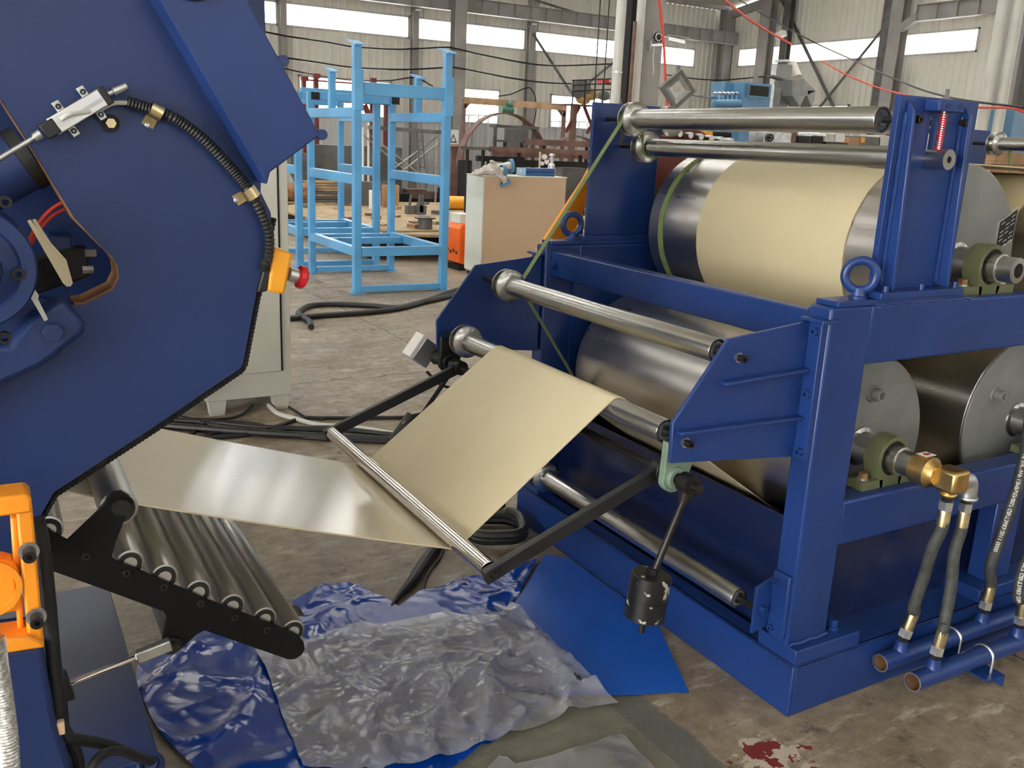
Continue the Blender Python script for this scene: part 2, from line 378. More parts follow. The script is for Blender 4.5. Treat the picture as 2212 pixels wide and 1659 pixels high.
def ribbon(mb, path, y0, y1, th, ny=1):
    """band of thickness th along the (x, z) path between y0 and y1"""
    n = len(path); top = []; bot = []
    for i, (x, z) in enumerate(path):
        ax, az = path[max(0, i-1)]; bx, bz = path[min(n-1, i+1)]; l = math.hypot(bx-ax, bz-az) or 1
        nx, nz = -(bz-az)/l, (bx-ax)/l
        top.append([mb.bm.verts.new((x+nx*th/2, y0+(y1-y0)*k/ny, z+nz*th/2)) for k in range(ny+1)])
        bot.append([mb.bm.verts.new((x-nx*th/2, y0+(y1-y0)*k/ny, z-nz*th/2)) for k in range(ny+1)])
    for i in range(n-1):
        for k in range(ny):
            mb.bm.faces.new((top[i][k], top[i+1][k], top[i+1][k+1], top[i][k+1])); mb.bm.faces.new((bot[i][k], bot[i][k+1], bot[i+1][k+1], bot[i+1][k]))
        for k, sgn in ((0, 1), (ny, -1)):
            f = (top[i][k], bot[i][k], bot[i+1][k], top[i+1][k]); mb.bm.faces.new(f[::sgn])
    for i in (0, n-1):
        for k in range(ny): mb.bm.faces.new((top[i][k], top[i][k+1], bot[i][k+1], bot[i][k]))
    return mb

# ------------------------------------------------------------------ the hall
XB, YA, XL, YB, EAVE = 21.43, 24.0, -11.0, -12.0, 5.95
RIDGE_Y, SLOPE = 6.0, 0.15
def roof_z(y): return EAVE + SLOPE*((YA-y) if y >= RIDGE_Y else (YA-RIDGE_Y) - (RIDGE_Y-y)*1.0)
def struct(mb, name, m, parent=None, smooth=0, bevel=0): return mb.build(name, m, parent, smooth=smooth, bevel=bevel, kind='structure' if parent is None else None)
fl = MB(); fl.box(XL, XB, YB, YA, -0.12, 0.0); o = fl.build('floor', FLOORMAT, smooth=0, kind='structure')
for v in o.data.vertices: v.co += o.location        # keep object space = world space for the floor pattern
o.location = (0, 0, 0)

def corrugate(mb, u0, u1, z0, z1, place, pitch=0.2, depth=0.035):
    """ribbed sheet from u0 to u1 between heights z0, z1 (z may be functions of u)"""
    zf0 = z0 if callable(z0) else (lambda u: z0); zf1 = z1 if callable(z1) else (lambda u: z1)
    us = [u0]; k = math.floor(u0/pitch)
    while k*pitch < u1:
        for f in (0, 0.1, 0.3, 0.4):
            u = (k+f)*pitch
            if u0 < u < u1: us.append(u)
        k += 1
    us.append(u1); prev = None
    for u in us:
        f = (u/pitch) % 1.0
        d = 0 if f >= 0.4-1e-6 or f < 1e-6 else depth*(f/0.1 if f < 0.1 else 1 if f <= 0.3+1e-6 else (0.4-f)/0.1)
        cur = (mb.bm.verts.new(place(u, d, zf0(u))), mb.bm.verts.new(place(u, d, zf1(u))))
        if prev: mb.bm.faces.new((prev[0], cur[0], cur[1], prev[1]))
        prev = cur
def wall(name, place, u0, u1, bands, top, low_name):
    """bands: (z0, z1, [openings]) from the floor up"""
    hi = MB(); lo = MB()
    for i, (z0, z1, holes) in enumerate(bands):
        mb = lo if i == 0 else hi; a = u0
        for h0, h1 in sorted(holes):
            if h0 > a: corrugate(mb, a, h0, z0, z1, place)
            a = h1
        if a < u1: corrugate(mb, a, u1, z0, z1, place)
    corrugate(hi, u0, u1, bands[-1][1], top, place)
    w = struct(hi, name, WALLMAT); l = lo.build('lower_sheeting', WALLLOW, w, smooth=0)
    return w
WN = [0]
def window(place, u0, u1, z0, z1):
    WN[0] += 1
    mb = MB(); t = 0.045
    def bx(m, a, b, c, d, e0, e1):
        p = place(a, e0, c); q = place(b, e1, d); m.box(min(p[0], q[0]), max(p[0], q[0]), min(p[1], q[1]), max(p[1], q[1]), c, d)
    for a, b, c, d in ((u0, u0+t, z0, z1), (u1-t, u1, z0, z1), (u0, u1, z0, z0+t), (u0, u1, z1-t, z1)): bx(mb, a, b, c, d, -0.06, 0.05)
    w = struct(mb, 'window_%d' % WN[0], PIPEGREY)
    pm = MB(); bx(pm, u0+t, u1-t, z0+t, z1-t, -0.015, -0.009); pm.build('pane', PANE, w, smooth=0)
pa = lambda u, d, z: (u, YA-d, z)
pb = lambda u, d, z: (XB-d, u, z)
HZ0, HZ1, LZ0, LZ1 = 4.14, 4.72, 2.05, 3.02
hiA = [(-4, 1.0), (1.3, 6.85), (7.02, 10.40), (10.58, 14.0), (14.22, 18.2), (18.75, 20.30)]
loA = [(1.5, 4.0), (7.35, 9.9), (11.7, 13.24), (14.95, 17.2)]
wa = wall('wall_far', pa, XL, XB, [(0, LZ0, []), (LZ0, LZ1, loA), (LZ1, HZ0, []), (HZ0, HZ1, hiA)], EAVE, 'far')
for a, b in hiA: window(pa, a, b, HZ0, HZ1)
for a, b in loA: window(pa, a, b, LZ0, LZ1)
hiB = [(-9, -3), (-1, 5.0), (6.0, 13.9), (14.85, 23.15)]
loB = [(2, 6.5), (9.5, 13.5), (18.5, 20.3)]
wb = wall('wall_right', pb, YB, YA, [(0, LZ0, []), (LZ0, LZ1, loB), (LZ1, 4.2, []), (4.2, 4.77, hiB)], lambda u: roof_z(u)-0.05, 'right')
for a, b in hiB: window(pb, a, b, 4.2, 4.77)
for a, b in loB: window(pb, a, b, LZ0, LZ1)
pbk = lambda u, d, z: (u, YB+d, z)
pl = lambda u, d, z: (XL+d, u, z)
hiK = [(-9, -1), (0, 8), (9, 20)]
doorK = []
wk = wall('wall_back', pbk, XL, XB, [(0, HZ0, doorK), (HZ0, HZ1+.4, hiK)], EAVE, 'back')
for a, b in hiK: window(pbk, a, b, HZ0, HZ1+.4)
doorL = [(-8.0, 4.0)]
wl = wall('wall_left', pl, YB, YA, [(0, HZ0, doorL), (HZ0, HZ1+.4, [(-10, -2), (0, 10), (12, 22)])], lambda u: roof_z(u)-0.05, 'left')
for a, b in [(-10, -2), (0, 10), (12, 22)]: window(pl, a, b, HZ0, HZ1+.4)

# roof sheets, unseen skylights placed to brighten the far end, purlins and rafters
sky = [(-6.5, -4.1), (-1.0, 1.6), (4.0, 7.2), (9.0, 12.4), (14.4, 18.0)]
ro = MB(); xs = [XL]+[v for s_ in sky for v in s_]+[XB]
def slab(mb, x0, x1, y0, y1, th=0.06, dz=0):
    z0, z1 = roof_z(y0)+dz, roof_z(y1)+dz
    v = [mb.bm.verts.new(p) for p in ((x0, y0, z0), (x1, y0, z0), (x1, y1, z1), (x0, y1, z1), (x0, y0, z0+th), (x1, y0, z0+th), (x1, y1, z1+th), (x0, y1, z1+th))]
    for f in ((0, 3, 2, 1), (4, 5, 6, 7), (0, 1, 5, 4), (1, 2, 6, 5), (2, 3, 7, 6), (3, 0, 4, 7)): mb.bm.faces.new([v[i] for i in f])
for i in range(0, len(xs), 2):
    for y0, y1 in ((RIDGE_Y, YA), (YB, RIDGE_Y)): slab(ro, xs[i], xs[i+1], y0, y1)
for a, b in sky:      # sky strips stop short of ridge and eaves
    for y0, y1 in ((YA-3.6, YA), (RIDGE_Y, RIDGE_Y+3.0), (YB+8, RIDGE_Y), (YB, YB+4.5)): slab(ro, a, b, y0, y1)
ceil = struct(ro, 'ceiling', ROOFMAT)
for a, b in sky:
    for y0, y1 in ((RIDGE_Y+3.0, YA-3.6), (YB+4.5, YB+8)):
        m_ = MB(); slab(m_, a, b, y0, y1, 0.01, 0.03); m_.build('added_skylight_pane', SKYPANE, ceil, smooth=0)
for k in range(9):
    y = YA-0.5-k*1.3; m_ = MB(); m_.box(XL+.2, XB-.15, y-0.035, y+0.035, roof_z(y)-0.12, roof_z(y)-0.005); m_.build('purlin', COLGREY, ceil, smooth=0)
def rafter(x):
    m_ = MB()
    for a, b in ((YA-.3, RIDGE_Y), (RIDGE_Y, YB+.3)): m_.bar((x, a, roof_z(a)-0.24), (x, b, roof_z(b)-0.24), 0.14, 0.24)
    m_.build('rafter', COLGREY, ceil, smooth=0)
for x in (21.22, 11.3, 5.0, -1.5): rafter(x)

# ------------------------------------------------------------------ the blue cooling machine on the right
V = Vector
CM = thing('cooling_machine', 'blue steel cooling line with four large steel drums and a cream sheet on it', 'machine', (3.5, 2.38, 0))
NY0, NY1, FY0, FY1 = 1.63, 1.707, 3.053, 3.13
XE = 5.6
b = MB(); b.box(1.923, 1.936, 1.594, 3.19, 0, .168); b.box(1.923, 1.99, 1.594, 3.19, .158, .168); b.box(1.936, XE, 1.594, 1.606, 0, .168)
b.box(1.936, XE, 1.594, 1.74, .158, .168); b.box(1.936, XE, 3.03, 3.19, 0, .168); BASE = b.build('base_frame', BLUE, CM, bevel=.004)
b = MB(); b.box(1.99, XE, 1.74, 3.03, .12, .150); b.build('base_pan', TRAYSHADE, CM)
b = MB(); b.box(2.05, XE, 3.040, 3.0525, .60, 1.06); b.build('side_panel', BLUE, CM)
def side_frame(y0, y1, out):
    b = MB(); b.box(1.922, 2.086, y0, y1, .21, 1.213); f = b.build('corner_post', BLUE, CM, bevel=.007)
    b = MB(); b.box(2.080, XE, y0, y1, 1.046, 1.213); f2 = b.build('top_beam', BLUE, CM, bevel=.007)
    b = MB(); b.box(2.080, XE, y0, y1, .502, .640); f3 = b.build('middle_beam', BLUE, CM, bevel=.007)
    for x in (2.875, 3.7, 4.6):
        b = MB(); b.box(x, x+.14, y0+.01, y1, .21, .505); b.build('leg', BLUE, CM, bevel=.006)
        b = MB(); b.box(x-.08, x+.22, y0-.03*(1 if out < 0 else 0), y1+.05, .166, .212); b.build('foot_plate', BLUE, CM, bevel=.003)
    b = MB(); b.box(1.928, 2.20, min(y0, y1)-(.033 if out < 0 else .02), max(y0, y1)+(.04), .166, .213); fp = b.build('foot_plate', BLUE, CM, bevel=.003)
    yb = y0-.012 if out < 0 else y1+.012
    b = MB(); b.cyl((2.135, yb+.03, .213), (2.135, yb+.03, .222), .019); b.hexnut((2.135, yb+.03, .222), (2.135, yb+.03, .245), .015); b.build('foot_bolt', BLUE, fp)
    b = MB(); b.tube([(1.925+.02*i, y0-.002 if out < 0 else y1+.002, .217+.003*math.sin(i*1.9)) for i in range(9)], .006, 6); b.build('weld_bead', BLUE, fp)
    b = MB(); b.tube([(2.09+.02*i, y0+.004 if out < 0 else y1-.004, 1.212+.003*math.sin(i*2.3)) for i in range(22)], .006, 6); b.build('weld_bead', BLUE, f2)
    # pads under upright plate and eyebolt
    b = MB(); b.box(1.945, 2.47, y0, y1, 1.213, 1.228); b.box(2.095, 2.455, y0-.012 if out < 0 else y0, y1 if out < 0 else y1+.012, 1.228, 1.247); pd = b.build('mounting_pad', BLUE, CM, bevel=.002)
    for x in (2.13, 2.28, 2.43):
        yy = y0+.004 if out < 0 else y1-.004
        b = MB(); b.cyl((x, yy, 1.247), (x, yy, 1.264), .0085, n=12); b.build('pad_bolt', BLUE, pd)
    yc = 1.668 if out < 0 else 3.092
    b = MB(); b.torus((2.062, yc, 1.290), (.65, .75, 0) if out < 0 else (.1, 1, 0), .0405, .0125, 32, 12); b.lathe((2.062, yc, 1.226), (0, 0, 1), [(0, .026), (.008, .026), (.010, .02), (.03, .016)], 20)
    b.build('eyebolt', BLUE, CM)
    # upright plate with a slot for the sprung roller
    pin, pout = (1.688, 1.670) if out < 0 else (3.075, 3.093)
    def rect(x0, x1, z0, z1, y): return [(x0, y, z0), (x1, y, z0), (x1, y, z1), (x0, y, z1)]
    b = MB(); b.plate([rect(2.122, 2.455, 1.247, 1.764, pin), rect(2.258, 2.284, 1.60, 1.715, pin)[::-1]], (0, pout-pin, 0)); up_ = b.build('upright_plate', BLUE, CM, bevel=.0015)
    for x in (2.156, 2.392):
        b = MB(); s_ = -1 if out < 0 else 1
        b.prism([(x-.006, pout, 1.25), (x-.006, pout+s_*.042, 1.25), (x-.006, pout+s_*.026, 1.725), (x-.006, pout, 1.752)], (.012, 0, 0)); b.build('stiffener', BLUE, up_, bevel=.003)
        b = MB(); b.tube([(x-.009, pout+s_*.004, 1.26+.02*i) for i in range(24)], [.005+.0015*math.sin(i*2.1) for i in range(24)], 6); b.build('weld_bead', BLUE, up_)
    s_ = -1 if out < 0 else 1
    b = MB(); b.box(2.222, 2.328, min(pout, pout+s_*.045), max(pout, pout+s_*.045), 1.728, 1.758); bl = b.build('tension_block', BLUE, CM, bevel=.002)
    for x in (2.262, 2.312):
        b = MB(); b.pipe((x, pout+s_*.0465, 1.743), (x, pout+s_*.040, 1.743), .0085, .004, 14); b.build('block_screw', NAVY, bl)
    b = MB(); b.hexnut((2.276, pout+s_*.024, 1.758), (2.276, pout+s_*.024, 1.768), .0095); b.cyl((2.276, pout+s_*.024, 1.768), (2.276, pout+s_*.024, 1.786), .005, n=10); b.build('adjusting_bolt', DARKSTEEL, bl)
    pts = [(2.276+.0085*math.cos(a), pout+s_*.024+.0085*math.sin(a), 1.63+.096*a/(2*math.pi*16)) for a in [i*2*math.pi/12 for i in range(16*12+1)]]
    b = MB(); b.tube(pts, .0017, 5); b.build('tension_spring', RED, CM)
    b = MB(); b.cyl((2.276, pout+s_*.024, 1.60), (2.276, pout+s_*.024, 1.73), .006, n=10); b.build('spring_rod', STEEL, CM)
    b = MB(); b.pipe((2.276, pout+s_*.062, 1.604), (2.276, pout, 1.604), .027, .009, 28); b.build('roller_spacer', STEEL, CM)
    for x in (2.186, 2.386):
        b = MB(); b.pipe((x, pout+s_*.024, 1.704), (x, pout, 1.704), .0105, .005, 16); b.build('shaft_bolt', BOLT, CM)
side_frame(NY0, NY1, -1); side_frame(FY0, FY1, 1)
b = MB(); b.box(1.935, 1.99, NY1, FY0, 1.092, 1.192); CB = b.build('cross_beam', BLUE, CM, bevel=.005)
for y0, y1 in ((NY1, NY1+.012), (FY0-.012, FY0)):
    b = MB(); b.box(1.93, 2.07, y0, y1, 1.07, 1.20); b.build('beam_end_plate', BLUE, CM, bevel=.002)
b = MB(); b.cyl((1.925, 3.0, 1.14), (1.915, 3.0, 1.14), .012, n=14); b.build('beam_bolt', BLUE, CB)
b = MB(); b.box(2.015, 2.025, NY1+.01, FY0-.01, .145, .548); b.box(2.015, XE, 1.735, 1.745, .145, .50); b.box(2.015, XE, 3.02, 3.03, .145, .50); b.build('drip_tray', TRAYSHADE, CM, bevel=.002)
b = MB(); b.box(4.2, 4.21, NY1+.01, FY0-.01, .145, 1.0); b.build('inner_panel', NAVY, CM)

# arm plates that carry the guide rollers
ARM = [(1.910, 1.171), (1.618, 1.141), (1.459, .936), (1.464, .829), (1.912, .785)]
def arm(yin, s_):
    b = MB(); b.prism([(x, yin, z) for x, z in ARM], (0, -s_*.012, 0)); a = b.build('arm_plate', BLUE, CM, bevel=.0015)
    yo = yin
    b = MB(); b.box(1.900, 1.9215, min(yo, yo+s_*.045), max(yo, yo+s_*.045), .787, 1.178); b.box(1.885, 1.95, min(yo+s_*.06, yo-s_*.02), max(yo+s_*.06, yo-s_*.02), 1.172, 1.182); b.build('arm_flange', BLUE, a, bevel=.002)
    for z in (1.148, .975, .81):
        b = MB(); b.pipe((1.886, yo+s_*.027, z), (1.900, yo+s_*.027, z), .0115, .0055, 16); b.build('flange_bolt', BLUE, a)
    for x0, z0, x1, z1 in ((1.60, 1.028, 1.90, 1.040), (1.470, .912, 1.90, .905)):
        b = MB(); b.prism([(x0, yo, z0-.005), (x0, yo, z0+.005), (x0+.02, yo+s_*.012, z0+.005), (x1, yo+s_*.034, z1+.005), (x1, yo+s_*.034, z1-.005), (x0+.02, yo+s_*.012, z0-.005)][0:2]+[(x1, yo, z1+.005), (x1, yo, z1-.005)], (0, s_*.026, 0)); b.build('arm_rib', BLUE, a, bevel=.003)
    for x, z in ((1.656, 1.090), (1.504, .880)):
        b = MB(); b.cyl((x, yo, z), (x, yo+s_*.004, z), .0135, n=20); w_ = b.build('washer', GALV, CM)
        b = MB(); b.pipe((x, yo+s_*.026, z), (x, yo+s_*.004, z), .0095, .0045, 16); b.build('socket_bolt', BOLT, w_)
    return a
arm(1.680, -1); arm(3.080, 1)

# guide rollers: tube, belt pulley at the far end, bearing ring and shaft
def roller(x, z, y0=1.762, y1=2.872, r=.0325, pulley=True, ymax=3.082, ymin=1.69):
    b = MB(); b.lathe((x, y0, z), (0, 1, 0), [(.012, r-.006), (0, r-.005), (0, r-.001), (.002, r), (y1-y0-.03, r)], 40, True, True); R = b.build('guide_roller', STEEL, CM, smooth=40)
    b = MB(); b.pipe((x, y0+.003, z), (x, y0+.010, z), r-.0075, r*.52, 32); b.build('bearing_seal', DARKSTEEL, R)
    b = MB(); b.lathe((x, y0-.002, z), (0, 1, 0), [(0, r*.5), (.008, r*.5)], 24); b.build('inner_ring', STEEL, R)
    b = MB(); b.cyl((x, ymin, z), (x, ymax, z), .0085, n=16); b.build('shaft', BOLT, R)
    if pulley:
        p = y1-.034
        b = MB(); b.lathe((x, p, z), (0, 1, 0), [(0, r), (.002, r+.010), (.008, r+.022), (.011, r+.0265), (.017, r+.0265), (.0185, r+.004), (.044, r+.004), (.046, r+.0255), (.051, r+.0255), (.056, r+.012), (.062, r*.75), (.07, r*.5)], 48); b.build('belt_pulley', STEEL, R, smooth=25)
    return R
R1 = roller(2.186, 1.703, 1.768, 2.905, r=.0365); R1b = roller(2.386, 1.704, 1.768, 2.94); R2 = roller(2.272, 1.603, 1.768, 2.93)
R3 = roller(1.656, 1.091, 1.757, 2.885); R4 = roller(1.504, .886, 1.757, 2.915, ymax=3.075); R5 = roller(1.856, .316, 1.772, 2.885, ymin=1.71, ymax=3.1)
# low bracket for the bottom roller
for yy, s_ in ((1.700, -1), (3.06, 1)):
    b = MB(); b.prism([(1.850, yy, .238), (1.916, yy, .252), (1.916, yy, .405), (1.850, yy, .385)], (0, -s_*.010, 0)); lb = b.build('roller_bracket', BLUE, CM, bevel=.001)
    b = MB(); b.box(1.908, 1.9225, min(yy, yy+s_*.062), max(yy, yy+s_*.062), .235, .432); b.build('bracket_flange', BLUE, lb, bevel=.003)
    for x, y, z, d in ((1.878, yy, .312, V((0, s_*.016, 0))), (1.908, yy+s_*.02, .40, V((-.013, 0, 0))), (1.908, yy+s_*.02, .255, V((-.013, 0, 0)))):
        b = MB(); b.pipe(V((x, y, z))+d, (x, y, z), .0095, .0045, 14); b.build('bracket_bolt', BLUE, lb)

# drums
def drum(x, z, r=.30, y0=1.80, y1=2.96, name='cooling_drum'):
    b = MB(); b.lathe((x, y0, z), (0, 1, 0), [(0, r-.02), (0, r-.002), (.002, r), (y1-y0-.002, r), (y1-y0, r-.002), (y1-y0, r-.02)], 128, True, True); D = b.build(name, DRUM, CM, smooth=30)
    for yy, s_ in ((y0, -1), (y1, 1)):
        b = MB(); b.lathe((x, yy+s_*.001, z), (0, s_, 0), [(0, r-.006), (.006, r-.008), (.009, r-.016), (.009, .06)], 96, False, True); b.build('end_disc', CAST, D)
        b = MB(); b.lathe((x, yy, z), (0, s_, 0), [(0, .066), (.015, .062), (.020, .05), (.07, .048), (.071, .040), (.085, .040), (.086, .0435), (.165, .0435), (.167, .038), (.215, .038), (.217, .022), (.150, .020)], 40, False, True); b.build('shaft', STEEL, D, smooth=25)
    return D
L1 = drum(2.322, .728, .292); L2 = drum(3.143, .720, .298); U1 = drum(2.645, 1.296, .30); U2 = drum(3.47, 1.262, .30)
for x, z, ang, rr_ in ((2.322, .728, 82, .17), (3.143, .72, 145, .19)):
    px, pz = x+rr_*math.cos(math.radians(ang)), z+rr_*math.sin(math.radians(ang))
    b = MB(); b.torus((px, 1.789, pz), (0, 1, 0), .022, .006, 20, 6); b.pipe((px, 1.755, pz), (px, 1.792, pz), .0185, .012, 20); b.build('drain_port', CAST, L1 if x < 3 else L2, smooth=25)
def pillow(x, z0, zc, yc, col=OLIVE):
    h = zc-z0; R = .068; w = .028
    prof = [(x-.045, z0), (x+.045, z0)] + [(x+R*math.cos(a), zc+R*math.sin(a)) for a in [math.radians(-25+230*i/26) for i in range(27)]]
    b = MB(); hole = [(x+.054*math.cos(2*math.pi*i/28), zc+.054*math.sin(2*math.pi*i/28)) for i in range(28)]
    b.plate([[(p[0], yc-w, p[1]) for p in prof], [(p[0], yc-w, p[1]) for p in hole]], (0, 2*w, 0))
    b.box(x-.125, x-.035, yc-w, yc+w, z0, z0+.026); b.box(x+.035, x+.125, yc-w, yc+w, z0, z0+.026)
    P = b.build('pillow_block', col, CM, bevel=.006, smooth=40)
    b = MB(); b.pipe((x, yc-.022, zc), (x, yc+.022, zc), .0535, .044, 32); b.build('bearing_ring', DARK, P)
    for sx in (-1, 1):
        xx = x+sx*.092
        b = MB(); b.cyl((xx, yc, z0+.026), (xx, yc, z0+.031), .018, n=20); b.build('washer', GALV, P)
        b = MB(); b.hexnut((xx, yc, z0+.031), (xx, yc, z0+.046), .0145); b.build('hex_bolt', RUST, P)
for x, z0, zc in ((2.645, 1.213, 1.296), (3.47, 1.213, 1.262), (2.322, .640, .728), (3.143, .640, .720)):
    pillow(x, z0, zc, 1.692); pillow(x, z0, zc, 3.07)
# name plate on the upper drum
np_ = [at(*p, 'y', 1.785) for p in ((2152, 473), (2189, 442), (2197, 522), (2158, 553))]
c_ = sum(np_, V())/4
NP = MB().prism([(c_.x-.045, 1.7895, c_.z-.075), (c_.x+.045, 1.7895, c_.z-.03), (c_.x+.045, 1.7895, c_.z+.075), (c_.x-.045, 1.7895, c_.z+.03)], (0, -.004, 0)).build('name_plate', ALU, U1)
b = MB(); b.prism([(c_.x-.040, 1.7850, c_.z-.067), (c_.x+.040, 1.7850, c_.z-.027), (c_.x+.040, 1.7850, c_.z+.067), (c_.x-.040, 1.7850, c_.z+.027)], (0, -.001, 0)); b.build('plate_print', DARK, NP)
b = MB()
for i in range(8):
    for j in range(3):
        x0 = c_.x-.034+.024*j; zz = c_.z-.05+.0135*i+(x0-c_.x)*.5+.003
        if (i*3+j) % 4 == 3: continue
        b.prism([(x0, 1.7838, zz), (x0+.017, 1.7838, zz+.0085), (x0+.017, 1.7838, zz+.0125), (x0, 1.7838, zz+.004)], (0, -.0004, 0))
b.build('plate_lettering', ALU, NP, smooth=0)

# rotary water joint on the lower drum, its hoses and the two supply pipes
def ypx(u, v, x): return at(u, v, 'x', x).y
JX, JZ = 2.322, .726
b = MB(); b.lathe((JX, 1.600, JZ), (0, -1, 0), [(0, .037), (.010, .037), (.010, .042), (.016, .046), (.064, .046), (.072, .038), (.085, .030)], 36); RJ = b.build('rotary_joint', BRASS, CM, smooth=30)
JY = 1.487
b = MB(); b.box(JX-.008, JX+.062, JY-.034, JY+.040, JZ-.042, JZ+.026); b.lathe((JX+.02, JY, JZ-.04), (0, 0, -1), [(0, .026), (.02, .024)], 20); b.build('joint_block', BRASS, RJ, bevel=.020)
b = MB(); b.prism([(JX-.02, 1.580, JZ+.0475), (JX+.024, 1.580, JZ+.0475), (JX+.024, 1.545, JZ+.0475), (JX-.02, 1.545, JZ+.0475)], (0, 0, .0008)); b.build('arrow_label', WHITE, RJ, smooth=0)
b = MB(); b.prism([(JX-.012, 1.562, JZ+.0486), (JX+.002, 1.572, JZ+.0486), (JX+.002, 1.566, JZ+.0486), (JX+.018, 1.566, JZ+.0486), (JX+.018, 1.558, JZ+.0486), (JX+.002, 1.558, JZ+.0486), (JX+.002, 1.552, JZ+.0486)], (0, 0, .0006)); b.build('red_arrow', RED, RJ, smooth=0)
ex, ez = JX+.082, JZ-.018
el = spline([(JX+.052, JY, ez), (ex, JY, ez), (ex+.024, JY, ez-.008), (ex+.032, JY, ez-.032), (ex+.033, JY, ez-.058)], 5)
b = MB(); b.tube(el, .026, 18); b.torus(el[0], (1, 0, 0), .024, .007, 20, 8); b.torus(el[-1], (0, 0, 1), .024, .007, 20, 8); b.build('elbow', GALV, RJ)
def fitting(parent, p, d, r, flip=False):
    p = V(p); d = V(d).normalized()
    b = MB(); b.hexnut(p, p+d*.018, r*.95); b.build('adapter', BOLT, parent)
    b = MB(); b.hexnut(p+d*.016, p+d*.042, r*1.2); b.build('hose_nut', GALV, parent)
    b = MB(); b.lathe(p+d*.042, d, [(0, r*.95), (.004, r*1.02), (.05, r*1.02), (.052, r*.9)], 20); b.build('ferrule', ZINC, parent)
    return p+d*.085
def hose(p0, d0, p1, d1, mid, r=.0175, name='water_hose'):
    r_ = r*1.0
    p0, p1, d0, d1 = V(p0), V(p1), V(d0).normalized(), V(d1).normalized()
    path = spline([p0+d0*.07, p0+d0*.105]+[V(m) for m in mid]+[p1+d1*.105, p1+d1*.07], 8)
    b = MB(); b.tube(path, r, 14); H = b.build(name, HOSE, CM)
    fitting(H, p0, d0, r_); fitting(H, p1, d1, r_)
    return H, path
P1Y, P1Z, P2Y, P2Z = 1.553, .113, 1.462, .090
def supply_pipe(x0, y, z, r):
    b = MB(); b.pipe((x0, y, z), (XE, y, z), r, r*.87, 32); P = b.build('supply_pipe', BLUE, CM)
    b = MB(); b.pipe((x0-.0015, y, z), (x0+.004, y, z), r*.995, r*.875, 32); b.build('cut_end', GALV, P)
    b = MB(); b.pipe((x0+.004, y, z), (x0+.25, y, z), r*.872, r*.85, 32); b.build('pipe_bore', RUST, P)
    return P
SP1 = supply_pipe(at(1901, 1435, 'y', P1Y).x, P1Y, P1Z, .0275); SP2 = supply_pipe(at(1971, 1474, 'y', P2Y).x, P2Y, P2Z, .029)
def stub(parent, x, y, z):
    b = MB(); b.lathe((x, y, z), (0, 0, 1), [(0, .024), (.012, .020), (.034, .018)], 18); b.build('pipe_stub', BLUE, parent); return V((x, y, z+.030))
x1a = at(1945, 1408, 'y', P1Y).x; x2a = at(2016, 1440, 'y', P2Y).x
s1 = stub(SP1, x1a, P1Y, P1Z+.022); s2 = stub(SP2, x2a, P2Y, P2Z+.024)
hose((JX+.02, JY, JZ-.056), (0, 0, -1), s1, (.26, -.06, 1), [at(2014, 1185, 'y', 1.50), at(1994, 1250, 'y', 1.525), at(1973, 1312, 'y', 1.54)])
hose(el[-1], (0, 0, -1), s2, (.16, 0, 1), [at(2061, 1195, 'y', 1.485), at(2054, 1270, 'y', 1.478), at(2040, 1345, 'y', 1.468)])
x1b = at(2122, 1335, 'y', P1Y).x; s3 = stub(SP1, x1b, P1Y, P1Z+.022)
p3 = [at(2140, 1222, 'y', P1Y), at(2172, 1130, 'y', P1Y), at(2203, 1030, 'y', P1Y), at(2222, 930, 'y', P1Y), at(2230, 840, 'y', P1Y)]
H3, path3 = hose(p3[-1]+V((0, 0, .1)), (0, 0, -1), s3, (.14, 0, 1), p3[:-1][::-1], name='printed_hose')
x2b = at(2197, 1372, 'y', P2Y).x; s4 = stub(SP2, x2b, P2Y, P2Z+.024)
p4 = [at(2200, 1290, 'y', P2Y), at(2212, 1225, 'y', P2Y), at(2245, 1130, 'y', P2Y)]
H4, path4 = hose(p4[-1]+V((.03, 0, .1)), (0, 0, -1), s4, (.02, 0, 1), p4[::-1][1:], name='printed_hose')
def hose_print(H, path, text, start, size, side):
    """white lettering wrapped along the hose"""
    cu = bpy.data.curves.new('print', 'FONT'); cu.body = text; cu.size = size
    to = bpy.data.objects.new('print_tmp', cu); C.objects.link(to)
    dg = bpy.context.evaluated_depsgraph_get(); me = bpy.data.meshes.new_from_object(to.evaluated_get(dg)); bpy.data.objects.remove(to)
    acc = [0]
    for a, c in zip(path, path[1:]): acc.append(acc[-1]+(c-a).length)
    b = MB(); vs = []
    for v in me.vertices:
        s = start+v.co.x; k = 0
        while k < len(acc)-2 and acc[k+1] < s: k += 1
        t = (s-acc[k])/max(1e-6, acc[k+1]-acc[k]); p = path[k].lerp(path[k+1], t); d = (path[k+1]-path[k]).normalized()
        sd = side - d*side.dot(d); sd.normalize(); w = d.cross(sd); an = (v.co.y-size*.35)/.0182
        vs.append(b.bm.verts.new(p + sd*.0182*math.cos(an) + w*.0182*math.sin(an)))
    for f in me.polygons:
        try: b.bm.faces.new([vs[i] for i in f.vertices])
        except ValueError: pass
    b.build('hose_lettering', WHITE, H, smooth=0)
side = (EYE_P-path3[len(path3)//2]).normalized()
hose_print(H3, path3, '1SN - 18 3/4" WP 13MPa/EN857 GB/T3683-2011 0000', .20, .017, side)
hose_print(H4, path4, 'MPa/EN857 GB/T3683-2011 0000', .12, .017, side)
